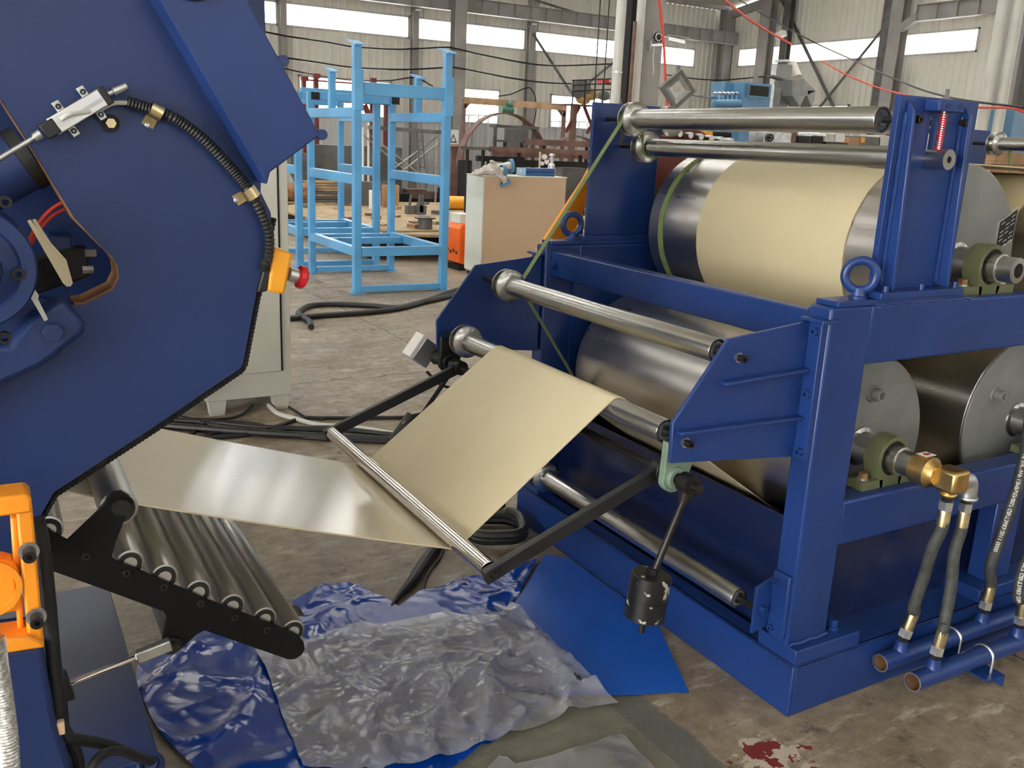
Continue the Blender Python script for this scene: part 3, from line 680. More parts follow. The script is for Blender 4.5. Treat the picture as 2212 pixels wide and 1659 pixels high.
for P, x, y, z, r in ((SP1, at(2055, 1385, 'y', P1Y).x, P1Y, P1Z, .0275), (SP2, at(2122, 1425, 'y', P2Y).x, P2Y, P2Z, .029)):
    b = MB(); pts = [(x, y-r-.004, z-.045)]+[(x, y-(r+.004)*math.cos(math.pi*i/10), z+(r+.004)*math.sin(math.pi*i/10)) for i in range(11)]+[(x, y+r+.004, z-.03)]
    b.tube(pts, .0045, 8); b.build('u_bolt', GALV, P)
xb = at(2122, 1425, 'y', P2Y).x
b = MB(); b.box(xb-.055, xb+.03, 1.40, 1.596, .040, .0455); b.box(xb+.025, xb+.03, 1.40, 1.596, .006, .045); b.build('pipe_bracket', BLUE, CM)

# green threading belt: one ring on the upper drum and the run over the pulleys
b = MB(); ribbon(b, [(2.645+.302*math.cos(a), 1.296+.302*math.sin(a)) for a in [2*math.pi*i/96 for i in range(97)]], 2.868, 2.895, .003); b.build('belt_ring', BELT, U1, smooth=30)
pr = .0325+.006
bp_ = tangent_path([(2.322, .728, .295, -1), (1.656, 1.091, pr, 1), (2.186, 1.703, pr, -1), (2.272, 1.603, pr, 1), (2.645, 1.296, .304, -1)])
b = MB()
n_ = len(bp_)
# the run steps sideways a little from pulley to pulley
pts = []
for i, (x, z) in enumerate(bp_): pts.append((x, z))
acc = [0]
for p, q in zip(pts, pts[1:]): acc.append(acc[-1]+math.hypot(q[0]-p[0], q[1]-p[1]))
def ybelt(z): return 2.882 if z < 1.2 else 2.882+(min(1, (z-1.2)/.45))*.020
rows = []
for i, (x, z) in enumerate(pts):
    ax, az = pts[max(0, i-1)]; bx2, bz2 = pts[min(n_-1, i+1)]; l = math.hypot(bx2-ax, bz2-az) or 1; nx, nz = -(bz2-az)/l*.0015, (bx2-ax)/l*.0015; y = ybelt(z)
    rows.append([b.bm.verts.new(p) for p in ((x+nx, y-.0115, z+nz), (x+nx, y+.0115, z+nz), (x-nx, y+.0115, z-nz), (x-nx, y-.0115, z-nz))])
for a, c in zip(rows, rows[1:]):
    for k in range(4): b.bm.faces.new((a[k], a[(k+1) % 4], c[(k+1) % 4], c[k]))
b.bm.faces.new(rows[0]); b.bm.faces.new(rows[-1][::-1]); b.build('threading_belt', BELT, CM, smooth=30)

# dancer frame: pivot shaft, two bars, polished bar, counterweight
PX, PZ = 1.505, .776; DX, DZ = 1.004, .583
b = MB(); b.cyl((PX, 1.64, PZ), (PX, 3.10, PZ), .0125, n=20); DA = b.build('dancer_frame', BOLT, CM)
for y, ext in ((1.765, 1.0), (2.955, 1.0)):
    b = MB(); dv = V((DX-PX, 0, DZ-PZ)); b.bar(V((PX, y, PZ))+dv*.03, V((PX, y, PZ))+dv*1.045, .022, .036)
    b.lathe((PX, y-.018, PZ), (0, 1, 0), [(0, .027), (.036, .027)], 26); b.build('dancer_bar', BLACK, DA, bevel=.002)
    b = MB(); b.hexnut((DX, y-.02, DZ), (DX, y-.011, DZ), .009); b.build('bar_bolt', BOLT, DA)
b = MB(); b.lathe((DX, 1.782, DZ), (0, 1, 0), [(0, .012), (0, .021), (.001, .0225), (1.158, .0225), (1.159, .021), (1.159, .012)], 40); b.build('dancer_roller', CHROME, DA)
for y, m_ in ((1.705, MINT), (3.045, BLACK)):
    b = MB(); ol = [(PX+.042*math.cos(a), y, PZ+.042*math.sin(a)) for a in [math.radians(200+140*i/14) for i in range(15)]] + [(PX+.072, y, PZ+.075), (PX-.035, y, PZ+.10)]
    b.prism(ol, (0, .022, 0)); b.pipe((PX, y-.012, PZ), (PX, y+.02, PZ), .030, .014, 26); b.build('flange_bearing', m_, CM, bevel=.003)
cw0 = at(1408, 1240, 'y', 1.652); cw1 = at(1390, 1338, 'y', 1.652)
b = MB(); b.lathe((PX, 1.672, PZ), (0, -1, 0), [(0, .028), (.038, .028)], 28); b.cyl((PX, 1.66, PZ), (PX, 1.608, PZ), .0125, n=18); b.lathe((PX-.003, 1.652, PZ-.02), cw0-V((PX, 1.652, PZ)), [(0, .022), (.02, .016), (.035, .0095), ((cw0-V((PX, 1.652, PZ))).length+.02, .0095)], 18); b.build('counterweight_lever', BOLT, DA)
ax = (cw1-cw0).normalized()
b = MB(); b.lathe(cw0, ax, [(0, .050), (.002, .0525), (.060, .0525), (.0605, .0515), (.0625, .0515), (.063, .0525), (.118, .0525), (.120, .050)], 40); CWt = b.build('counterweight', CHIPPED, DA)
b = MB(); b.hexnut(cw0-ax*.016, cw0+ax*.001, .0155); b.build('lock_nut', BOLT, CWt)
b = MB(); b.cyl(cw0+ax*.118, cw0+ax*.162, .0085, n=14); b.build('threaded_end', BOLT, CWt)
# angle sensor on the far end of the pivot
sc = V((PX-.055, 3.17, PZ+.02)); sa = V((.80, 0, -.6)); sb = V((.6, 0, .8))
b = MB(); b.obox(sc, sa*.038, V((0, .035, 0)), sb*.05); SB = b.build('angle_sensor', ALU, CM, bevel=.004)
b = MB(); b.obox(sc-sa*.045, sa*.009, V((0, .036, 0)), sb*.051); b.build('sensor_lid', WHITE, SB, bevel=.003)
b = MB(); b.cyl((PX-.01, 3.14, PZ), (PX, 3.09, PZ), .03, .022); b.build('sensor_boot', RUBBER, SB)
b = MB(); q = V((PX-.06, 3.12, PZ-.05)); b.tube(spline([q, q+V((.05, -.05, -.05)), q+V((.15, -.12, -.045)), q+V((.25, -.16, .03)), q+V((.27, -.17, .12))], 7), .006); b.build('sensor_cable', RUBBER, SB)
# the far lever with its weight standing behind the sheet
f0 = at(962, 800, 'y', 2.99); f1 = at(905, 905, 'y', 2.99)
b = MB(); b.cyl(V((PX, 2.99, PZ)), f1, .0085, n=14); b.lathe((PX, 2.975, PZ), (0, 1, 0), [(0, .026), (.03, .026)], 22); b.build('counterweight_lever', BOLT, DA)
axf = (f1-V((PX, 2.99, PZ))).normalized()
b = MB(); b.lathe(f1, axf, [(0, .050), (.002, .0525), (.118, .0525), (.12, .05)], 32); b.build('counterweight', CHIPPED, DA)

# second pair of upright plates further along the line, and what shows behind the machine
xr = at(2136, 300, 'y', 3.075).x; DXU = xr-2.455
b = MB(); b.box(xr-.333, xr, 3.075, 3.093, 1.247, 1.764); b.build('upright_plate', BLUE, CM)
xp = at(2163, 311, 'y', 2.90)
roller(xp.x, xp.z, 1.768, 2.93)
b = MB(); b.tube([(xp.x+.2, 2.88, 1.2), (xp.x+.05, 2.88, xp.z-.02)], .009, 4); b.build('belt_end', BELT, CM)
b = MB(); b.plate([[(2.70+.40*math.cos(a), 3.24, 1.30+.40*math.sin(a)) for a in [2*math.pi*i/64 for i in range(64)]]], (0, .05, 0)); CG = b.build('chain_guard', REDOX, CM, bevel=.004)
for i in range(6):
    a = math.radians(55+14*i)
    b = MB(); b.cyl((2.66+.06*i, 3.19, 1.665-.004*i), (2.66+.06*i, 3.24, 1.665-.004*i), .014, n=12); b.build('chain_pin', GALV, CG)
og = [at(*p, 'y', 3.34) for p in ((1330, 262), (1265, 388), (1152, 560), (1215, 560), (1262, 452), (1345, 330))]
b = MB(); b.prism(og, (0, .03, 0)); b.build('guard_brace', ORANGE, CM)

# ------------------------------------------------------------------ the cream rubber sheet
sheet_y0, sheet_y1 = 1.972, 2.662
LR = (.183, .872, .036)       # guide roller of the left machine
q0 = at(125, 1068, 'y', sheet_y0)
path = tangent_path([(-.42, 1.105, 0, 0), (LR[0], LR[1], LR[2]+.003, 1), (DX, DZ, .0225+.003, 1), (1.504, .886, .0325+.003, -1), (2.322, .728, .295, 1), (3.143, .72, .301, 1), (3.47, 1.262, .303, -1), (4.3, 1.27, .30, 1), (2.645, 1.296, .303, 1), (3.25, 1.02, 0, 0)])
# let the free span between the left machine and the dancer bar sag a little
out = []
for i, (p, q) in enumerate(zip(path, path[1:])):
    out.append(p)
    L_ = math.hypot(q[0]-p[0], q[1]-p[1])
    if L_ > .2:
        n = int(L_/.03)
        for k in range(1, n):
            t = k/n; sag = .005*math.sin(math.pi*t) if (p[0] > .1 and q[0] < 1.1) else 0
            out.append((p[0]+(q[0]-p[0])*t, p[1]+(q[1]-p[1])*t - sag))
out.append(path[-1])
b = MB(); ribbon(b, out, sheet_y0, sheet_y1, .004, ny=8)
b.build('rubber_sheet', CREAM, None, smooth=50, label='cream rubber sheet running from the left machine under the chrome bar over the drums', cat='rubber sheet')

# ------------------------------------------------------------------ the blue machine on the left
LM = thing('sheet_take_off_machine', 'blue machine with a big angular side plate, orange bracket and black roller frame', 'machine', (-.1, 2.2, 0))
def pxs(pts, y): return [at(u, v, 'y', y) for u, v in pts]
YP = 1.72; TH = .045
outer = pxs([(-330, -330), (560, -330), (575, 100), (563, 415), (585, 459), (586, 476), (574, 529), (573, 576), (554, 633), (525, 785), (519, 796), (462, 834), (332, 923), (117, 1063), (79, 1129), (60, 1240), (-330, 1240)], YP)
slot = pxs([(-160, -60), (0, 213), (55, 300), (110, 390), (160, 470), (214, 528), (240, 552), (254, 575), (257, 600), (244, 626), (182, 657), (160, 659), (60, 640), (-160, 600)], YP)
b = MB(); b.plate([outer, slot[::-1]], (0, TH, 0)); SPL = b.build('side_plate', NAVY, LM, smooth=0, bevel=.003)
# rusty lining of the slot
b = MB(); ins = []
cx = sum((p.x for p in slot))/len(slot); cz = sum((p.z for p in slot))/len(slot)
for p in slot: d = V((cx-p.x, 0, cz-p.z)).normalized(); ins.append(p + d*.004)
k = len(slot)
for i in range(1, 11):
    p, q, pi, qi = slot[i], slot[i+1], ins[i], ins[i+1]; w = V((0, TH+.03, 0)); e = V((0, -.001, 0))
    vs = [b.bm.verts.new(x) for x in (p+e, q+e, qi+e, pi+e, p+w, q+w, qi+w, pi+w)]
    for f in ((0, 1, 2, 3), (7, 6, 5, 4), (3, 2, 6, 7), (0, 4, 5, 1)): b.bm.faces.new([vs[j] for j in f])
b.build('rusty_slot_edge', RUST, SPL, smooth=0)
# toothed rubber edging along the free edge
ep = pxs([(590, 470), (578, 530), (576, 580), (556, 640), (528, 786), (521, 799), (464, 838), (334, 927), (119, 1067), (82, 1131)], YP+TH*.75)
fine = []
for p, q in zip(ep, ep[1:]):
    n = max(2, int((q-p).length/.004))
    for i in range(n): fine.append(p.lerp(q, i/n))
fine.append(ep[-1])
b = MB(); b.tube(fine, [.0062+.0014*(i % 2) for i in range(len(fine))], 6); b.build('edge_trim', RUBBER, SPL, smooth=0)
# hood: raised panel over the upper right
hood = pxs([(199, -250), (397, -250), (535, 0), (692, 292), (584, 372), (577, 399), (345, 0)], 1.645)
b = MB(); b.prism(hood, (0, .0745, 0)); HD = b.build('hood_panel', HOODBLUE, LM, smooth=0, bevel=.003)
for u, v in ((613, 131), (697, 291)):
    p = at(u, v, 'y', 1.645); b = MB(); b.cyl(p, p+V((0, .09, 0)), .0095, n=18); b.build('hinge_pin', NAVY, HD)
p = at(420, -58, 'y', 1.63); b = MB(); b.lathe(p+V((0, .016, 0)), (0, -1, 0), [(0, .04), (.012, .04), (.016, .034)], 32); b.build('hood_knob', BLACK, HD)

# linear position sensor with its rod, tabs and cable
a0, a1 = at(112, 275, 'y', 1.695), at(222, 209, 'y', 1.695); ad = (a1-a0).normalized(); an = V((0, -1, 0)); aw = ad.cross(an)
b = MB(); b.obox((a0+a1)/2, ad*(a1-a0).length/2, an*.013, aw*.0145); SEN = b.build('linear_sensor', ALU, LM, bevel=.002)
b = MB(); b.obox((a0+a1)/2+an*.0132+aw*.002, ad*(a1-a0).length*.46, an*.0012, aw*.003); b.build('sensor_groove', GALV, SEN)
b = MB(); b.obox(a0-ad*.004+an*.001, ad*.012, an*.0142, aw*.0125); b.build('end_cap', BLACK, SEN, bevel=.002)
b = MB(); b.obox(a1+ad*.003, ad*.006, an*.014, aw*.0155); b.build('end_cap', BLACK, SEN, bevel=.002)
b = MB(); b.lathe(a0-ad*.02, -ad, [(0, .009), (.012, .008), (.014, .0042), (.16, .0042), (.161, .008), (.20, .008)], 16); b.build('sensor_rod', GALV, SEN)
b = MB(); b.lathe(a1+ad*.008, ad+aw*.15, [(0, .004), (.01, .004), (.011, .0068), (.034, .0068), (.035, .004)], 16); b.build('rod_tip', GALV, SEN)
for t, sgn in ((.30, 1), (.78, 1), (.26, -1), (.80, -1)):
    c = a0.lerp(a1, t)+aw*.021*sgn*(-1 if aw.z > 0 else 1)*-1
    b = MB(); b.obox(c-an*.008, ad*.0062, an*.0025, aw*.009); tb = b.build('mounting_tab', GALV, SEN, bevel=.001)
    b = MB(); q = c-an*.0055; b.pipe(q+an*.006, q, .0046, .002, 12); b.build('tab_screw', BOLT, tb)
cable = spline([at(u, v, 'y', y) for u, v, y in ((132, 258, 1.676), (150, 247, 1.672), (178, 243, 1.68), (212, 238, 1.69), (243, 224, 1.70), (275, 222, 1.70))], 7)
b = MB(); b.tube(cable, .0038, 9); b.build('sensor_cable', PIPEGREY, SEN)
cond = spline([at(u, v, 'y', y) for u, v, y in ((275, 220, 1.70), (308, 230, 1.70), (340, 241, 1.70), (378, 256, 1.70), (436, 297, 1.70), (487, 349, 1.70), (526, 394, 1.70), (551, 432, 1.70), (570, 470, 1.70), (581, 509, 1.70), (580, 547, 1.705), (567, 590, 1.71))], 9)
fine = []
for p, q in zip(cond, cond[1:]):
    n = max(1, round((q-p).length/.0030))
    for i in range(n): fine.append(p.lerp(q, i/n))
b = MB(); b.tube(fine, [.0082+.0022*(i % 2) for i in range(len(fine))], 12); CDT = b.build('corrugated_conduit', RUBBER, LM, smooth=0)
for (u, v), (u2, v2) in (((337, 240), (318, 275)), ((541, 417), (508, 436))):
    c, e = at(u, v, 'y', 1.70), at(u2, v2, 'y', 1.714); dd = (e-c).normalized(); tt = dd.cross(V((0, 1, 0)))
    b = MB(); nn = dd.cross(V((0, 1, 0))); b.pipe(c-nn*.011, c+nn*.011, .0138, .0118, 20); b.obox(c.lerp(e, .75)+V((0, .008, 0)), dd*.024, V((0, .0012, 0)), nn*.011); pc = b.build('pipe_clip', ZINC, LM)
    b = MB(); q = c.lerp(e, .85)+V((0, .010, 0)); b.lathe(q, (0, -1, 0), [(0, .0055), (.003, .005), (.0045, .003)], 14); b.build('clip_screw', GALV, pc)
p = at(238, 266, 'y', YP); b = MB(); b.pipe(p+V((0, -.006, 0)), p, .0145, .009, 24); nb = b.build('nut_boss', DARK, LM)
b = MB(); b.hexnut(p, p+V((0, -.013, 0)), .0085); b.build('hex_nut', ZINC, nb)

# emergency stop box on the plate edge
eo = pxs([(590, 534), (633, 547), (616, 637), (578, 630)], 1.705); ebk = pxs([(576, 556), (591, 534), (579, 630), (556, 633)], 1.708)
b = MB(); b.prism(eo, (0, .075, 0)); ES = b.build('emergency_stop_box', YELLOW, LM, bevel=.006)
b = MB(); b.prism(ebk, (0, .07, 0)); b.build('box_base', BLACK, ES, bevel=.004)
c = at(624.5, 592, 'y', 1.742); dr = ((eo[1]-eo[0])+(eo[2]-eo[3])).normalized()
b = MB(); b.cyl(c, c+dr*.018, .0135, n=22); b.build('button_collar', GALV, ES)
b = MB(); b.lathe(c+dr*.016, dr, [(0, .012), (.003, .022), (.013, .023), (.018, .018), (.019, .006)], 28); b.build('stop_button', RED, ES)

# drive seen through the slot
fc = at(-70, 580, 'y', 1.62)
b = MB(); b.lathe(fc, (0, -1, 0), [(-.10, .096), (.0, .096), (.005, .093), (.005, .073), (.001, .069), (.012, .047), (.03, .043)], 64); FLN = b.build('motor_flange', NAVY, LM, smooth=30)
for u, v in ((12, 437), (40, 592), (10, 730)):
    p = at(u, v, 'y', 1.616); b = MB(); b.pipe(p+V((0, -.004, 0)), p+V((0, .012, 0)), .0095, .005, 18); b.build('flange_bolt', BOLT, FLN)
b = MB(); mo = at(10, 395, 'y', 1.80); md = (at(110, 340, 'y', 1.80)-mo).normalized(); b.cyl(mo-md*.12+V((0, 0, .02)), mo+md*.03+V((0, 0, .02)), .052, n=32); MOT = b.build('motor_body', NAVY, LM)
b = MB(); q = mo+md*.031+V((0, 0, .02)); b.cyl(q, q+md*.02, .055, n=32); b.build('motor_end_cap', BLACK, MOT)
for k in range(2):
    b = MB(); b.tube(spline([at(u, v+k*16, 'y', 1.775+.01*k) for u, v in ((56, 575), (62, 525), (80, 487), (105, 457), (130, 440), (160, 428))], 7), .0032, 8); b.build('red_wire', REDWIRE, LM)
b = MB(); b.prism(pxs([(100, 508), (158, 506), (161, 560), (98, 582)], 1.83), (0, .06, 0)); b.build('terminal_block', NAVY, LM, bevel=.006)
b = MB(); b.prism(pxs([(150, 538), (190, 535), (195, 598), (70, 640), (66, 560)], 1.815), (0, .05, 0)); mt = b.build('clamp_block', DARK, LM, bevel=.005)
for u, v in ((200, 546), (194, 582)):
    p = at(u, v, 'y', 1.812); b = MB(); b.hexnut(p-V((.012, 0, 0)), p+V((.006, 0, 0)), .0075); b.build('clamp_bolt', GALV, mt)
b = MB(); b.prism(pxs([(-330, -330), (330, -330), (330, 720), (-330, 720)], 1.95), (0, .01, 0)); b.build('inner_cover', NAVY, LM)
for k in range(2):
    b = MB(); b.prism([p+V((.004*k, 0, 0)) for p in pxs([(59+k*5, 478-k*3), (66+k*5, 474-k*1), (100+k*4, 524), (132+k*6, 562), (152, 612), (146, 620), (136, 612)], 1.745+.02*k)], (0, .008, 0)); b.build('sheet_offcut', CREAM, LM)
b = MB(); b.prism(pxs([(-330, 760), (-330, 1080), (0, 834), (92, 792), (182, 722), (187, 700), (135, 646), (60, 690), (20, 745)], 1.665), (0, .055, 0)); BK = b.build('bearing_bracket', NAVY, LM, bevel=.010)
p = at(114, 716, 'y', 1.664); b = MB(); b.hexnut(p, p+V((0, -.012, 0)), .0165); b.build('hex_bolt', NAVY, BK, bevel=.001)
b = MB(); b.prism(pxs([(54, 622), (62, 608), (84, 638), (82, 646), (104, 690), (96, 694)], 1.655), (0, .004, 0)); b.build('guard_strip', GALV, BK)

# orange bracket low on the left
YO = 1.46
def opr(name, pts, y, th, parent, m=ORANGE, bv=.004): return MB().prism(pxs(pts, y), (0, th, 0)).build(name, m, parent, bevel=bv)
OB = opr('orange_bracket', [(34, 1098), (70, 1092), (96, 1398), (62, 1402), (60, 1380)], YO, .035, LM)
opr('bracket_top', [(-140, 1092), (58, 1068), (68, 1078), (70, 1108), (-140, 1136)], YO-.006, .06, OB)
opr('bracket_foot', [(-140, 1404), (58, 1374), (95, 1390), (97, 1400), (-140, 1436)], YO-.008, .06, OB)
opr('inner_post', [(22, 1118), (40, 1116), (52, 1386), (40, 1388)], YO+.02, .03, OB)
opr('boss_block', [(-140, 1210), (6, 1214), (40, 1222), (50, 1312), (44, 1324), (6, 1330), (-140, 1350)], YO+.004, .05, OB, bv=.010)
c = at(-26, 1272, 'y', YO+.004); b = MB(); b.pipe(c+V((0, -.006, 0)), c, .046, .037, 36); b.build('boss_rim', ORANGE, OB)
for u, v in ((62, 1190), (78, 1331)):
    c = at(u, v, 'y', YO-.002); b = MB(); b.cyl(c, c+V((0, -.005, 0)), .0145, n=26); wsh = b.build('washer', GALV, OB)
    b = MB(); b.pipe(c+V((0, -.026, 0)), c+V((0, -.005, 0)), .0095, .0045, 18); b.build('socket_bolt', BOLT, wsh)
# foot column, base box, hoses
foot = [at(-180, 1430, 'y', 1.50), at(92, 1396, 'y', 1.50), at(122, 1560, 'y', 1.50), at(135, 1600, 'y', 1.50), at(160, 1680, 'y', 1.50)]
foot.append(V((foot[-1].x, 1.50, 0))); foot.append(V((foot[0].x, 1.50, 0)))
b = MB(); b.prism(foot, (0, .12, 0)); b.build('foot_column', NAVY, LM, bevel=.010)
b = MB(); b.box(-.5, .235, 1.874, 2.78, 0, .25); b.build('base_box', NAVY, LM, bevel=.004)
b = MB(); b.tube(spline([at(u, v, 'y', 1.53) for u, v in ((80, 1120), (92, 1180), (104, 1290), (114, 1400), (124, 1500), (130, 1580))], 8), .0115, 12); CH = b.build('control_cable', RUBBER, LM)
c = at(131, 1568, 'y', 1.515); b = MB(); b.box(c.x-.006, c.x+.006, 1.505, 1.518, c.z-.012, c.z+.012); b.build('cable_tie', CABTAN, CH, bevel=.002)
b = MB(); b.tube(spline([at(u, v, 'y', y) for u, v, y in ((128, 1560, 1.54), (145, 1592, 1.54), (185, 1600, 1.56), (240, 1612, 1.60), (290, 1632, 1.66), (330, 1645, 1.72))], 8), .010, 10); b.build('control_cable', RUBBER, LM)
b = MB(); b.tube(spline([at(u, v, 'y', y) for u, v, y in ((130, 1560, 1.55), (155, 1605, 1.55), (170, 1650, 1.55), (165, 1720, 1.55))], 8), .010, 10); b.build('control_cable', RUBBER, LM)
b = MB(); b.tube(spline([at(u, v, 'y', y) for u, v, y in ((180, 1700, 1.5), (210, 1640, 1.52), (255, 1622, 1.58), (310, 1640, 1.66))], 8), .009, 10); b.build('control_cable', RUBBER, LM)
c = at(325, 1652, 'y', 1.72); b = MB(); b.torus(c, (0, -.5, .8), .020, .008, 24, 10); b.cyl(c, c+V((0, -.01, .01)), .012); b.build('cable_gland', NAVY, LM)
b = MB(); bp2 = spline([at(u, v, 'y', 1.34) for u, v in ((-16, 1380), (-8, 1440), (4, 1520), (14, 1600), (20, 1700), (22, 1800))], 26); b.tube(bp2, [.0145+.0018*(i % 2) for i in range(len(bp2))], 16); b.build('braided_hose', BRAID, LM)

# black roller frame
YR = 1.80
br = pxs([(79, 1132), (90, 1128), (112, 1150), (146, 1168), (226, 1091), (232, 1075), (246, 1064), (264, 1062), (280, 1072), (286, 1088), (273, 1113), (250, 1172), (241, 1204), (250, 1213), (304, 1234), (450, 1297), (601, 1354), (645, 1374), (657, 1388), (659, 1402), (652, 1415), (638, 1424), (622, 1425), (606, 1419), (442, 1362), (426, 1370), (390, 1403), (380, 1410), (366, 1412), (354, 1404), (349, 1392), (360, 1334), (353, 1321), (222, 1273), (105, 1231)], YR)
b = MB(); b.prism(br, (0, .010, 0)); RF = b.build('roller_frame', BRACKET, LM, bevel=.001)
RF2 = b = MB(); b.prism([p+V((0, 1.17, 0)) for p in br], (0, .010, 0)); b.build('roller_frame', BRACKET, LM)
def lroller(u, v, r, xz=None):
    c = at(u, v, 'y', YR) if xz is None else V((xz[0], YR, xz[1]))
    b = MB(); b.lathe((c.x, YR+.014, c.z), (0, 1, 0), [(.010, r*.8), (0, r*.85), (.001, r), (1.13, r), (1.131, r*.85), (1.121, r*.8)], 36); R = b.build('frame_roller', STEEL, RF, smooth=40)
    b = MB(); b.pipe((c.x, YR+.0108, c.z), (c.x, YR+.016, c.z), r*.84, r*.50, 28); rb_ = b.build('roller_bearing', RUBBER, R); b = MB(); b.lathe((c.x, YR+.0108, c.z), (0, 1, 0), [(0, r*.50), (.006, r*.50)], 24); b.build('bearing_core', ALU, R)
    return R
lroller(0, 0, LR[2], (LR[0], LR[1]))
for u, v in ((106, 1150), (283, 1222), (358, 1252), (431, 1285), (505, 1315), (575, 1343), (637, 1370)): lroller(u, v, .0265)
for u, v in ((186, 1202), (273, 1238), (354, 1268), (433, 1303), (507, 1333), (576, 1360)):
    c = at(u, v, 'y', YR); b = MB(); b.pipe(c+V((0, -.003, 0)), c, .0078, .0035, 16); b.build('frame_bolt', BLACK, RF)
c = at(262, 1096, 'y', YR); b = MB(); b.lathe(c, (0, -1, 0), [(0, .018), (.004, .017)], 24); b.build('roller_cap', BLACK, RF)
c = at(371, 1393, 'y', YR); b = MB(); b.lathe(c, (0, -1, 0), [(0, .019), (.006, .019)], 24); b.hexnut(c+V((0, -.006, 0)), c+V((0, -.017, 0)), .0125); b.build('pivot_bolt', BLACK, RF)
b = MB(); b.cyl((c.x, YR+.01, c.z), (c.x, YR+1.17, c.z), .012, n=16); b.build('tie_rod', STEEL, RF)
# gas cylinder that tilts the roller frame
c0, c1 = at(138, 1482, 'y', 1.755), at(362, 1393, 'y', 1.755); cd = (c1-c0).normalized()
b = MB(); b.cyl(c0, c0.lerp(c1, .72), .0062, n=16); CYL = b.build('cylinder_rod', CHROME, LM)
b = MB(); b.hexnut(c0.lerp(c1, .68), c0.lerp(c1, .73), .0095); b.build('rod_nut', GALV, CYL)
b = MB(); b.obox(c0.lerp(c1, .86), cd*.034, V((0, .010, 0)), cd.cross(V((0, 1, 0)))*.0125); b.build('clevis', GALV, CYL, bevel=.003)
b = MB(); b.obox(c0, cd*.012, V((0, .016, 0)), cd.cross(V((0, 1, 0)))*.028); b.build('cylinder_mount', BLACK, CYL, bevel=.003)
b = MB(); q = at(134, 1500, 'y', 1.76); b.box(q.x-.008, q.x+.008, 1.75, 1.79, q.z-.07, q.z+.01); b.build('mount_lug', BLACK, CYL, bevel=.003)

# unseen bulk behind the side plate, added to block side light
b = MB(); b.prism([p+V((0, .46-.15, 0)) for p in pxs([(-900, -500), (540, -330), (560, 390), (500, 780), (330, 880), (100, 1030), (40, 1100), (-900, 1300)], 1.745)], (0, .85, 0)); b.build('unseen_machine_body', NAVY, LM, smooth=0)
b = MB(); b.prism([p+V((0, .09, 0)) for p in hood], (0, 1.2, 0)); b.build('unseen_hood_body', NAVY, LM, smooth=0)
b = MB(); b.box(-2.4, -.12, 2.0, 2.85, .25, .95); b.build('unseen_plinth', NAVY, LM, smooth=0)

# ------------------------------------------------------------------ steel columns, beams, pipes and cables of the hall
def hcol(name, x, y, ztop, label, w=.30, d=.30, m=COLGREY, along='x', cat='column', z0=0.0):
    b = MB(); t = .014
    if along == 'x': b.box(x-w/2, x+w/2, y-d/2, y-d/2+t, z0, ztop); b.box(x-w/2, x+w/2, y+d/2-t, y+d/2, z0, ztop); b.box(x-t/2, x+t/2, y-d/2+t, y+d/2-t, z0, ztop)
    else: b.box(x-d/2, x-d/2+t, y-w/2, y+w/2, z0, ztop); b.box(x+d/2-t, x+d/2, y-w/2, y+w/2, z0, ztop); b.box(x-d/2+t, x+d/2-t, y-t/2, y+t/2, z0, ztop)
    return b.build(name, m, None, smooth=0, label=label, cat=cat)
c1 = hcol('steel_column', 11.26, 22.75, roof_z(22.75)-.05, 'tall grey steel column carrying a triangle warning sign by the far wall', .33, .30)
hcol('wall_post', 6.93, 23.8, roof_z(23.8)-.05, 'slim grey wall post beside the hood, leftmost on the far wall', .16, .18)
hcol('wall_post', 10.48, 23.8, roof_z(23.8)-.05, 'slim grey wall post between the two sky blue rack uprights', .18, .18)
hcol('wall_post', 14.10, 23.8, roof_z(23.8)-.05, 'slim grey wall post above the big rusty ring', .22, .18)
hcol('corner_column', 21.15, 23.55, roof_z(23.55)-.05, 'dark grey steel column in the corner of the hall', .34, .34)
cy = hcol('steel_column', 8.76, 11.5, roof_z(11.5)-.36, 'wide grey steel column behind the far upright plate, camera mounted on it', .34, .42, along='x')
for (u, z, px, lab) in ((1330, 8.8, .070, 'thick pale grey downpipe with a strap left of the wide column'), (1372, 8.8, .064, 'pale downpipe hugging the wide grey column')):
    p = at(u, 200, 'y', 11.15 if u < 1350 else 11.2)
    b = MB(); b.cyl((p.x, p.y, 0), (p.x, p.y, roof_z(p.y)-.08), px, n=24); pp = b.build('downpipe', PIPEGREY, None, label=lab, cat='pipe')
    if u < 1350:
        z_ = at(1329, 156, 'y', 11.15).z; b = MB(); b.pipe((p.x, p.y, z_-.012), (p.x, p.y, z_+.012), px+.008, px, 24); b.build('pipe_strap', GALV, pp)
p = at(1351, 200, 'y', 11.4); b = MB(); b.box(p.x-.06, p.x+.05, 11.30, 11.45, 0, roof_z(11.5)-.08); b.build('gap_strip', DARK, None, label='narrow black gap strip between the two pale downpipes', cat='strip')  # dark strip painted in for the black gap between the pipes
p = at(1361, 200, 'y', 11.1); b = MB(); b.box(p.x-.02, p.x+.02, 11.08, 11.12, 0, at(1361, 45, 'y', 11.1).z); b.build('conduit_strip', BROWNSTEEL, None, label='brown conduit strip beside the black gap strip', cat='conduit')
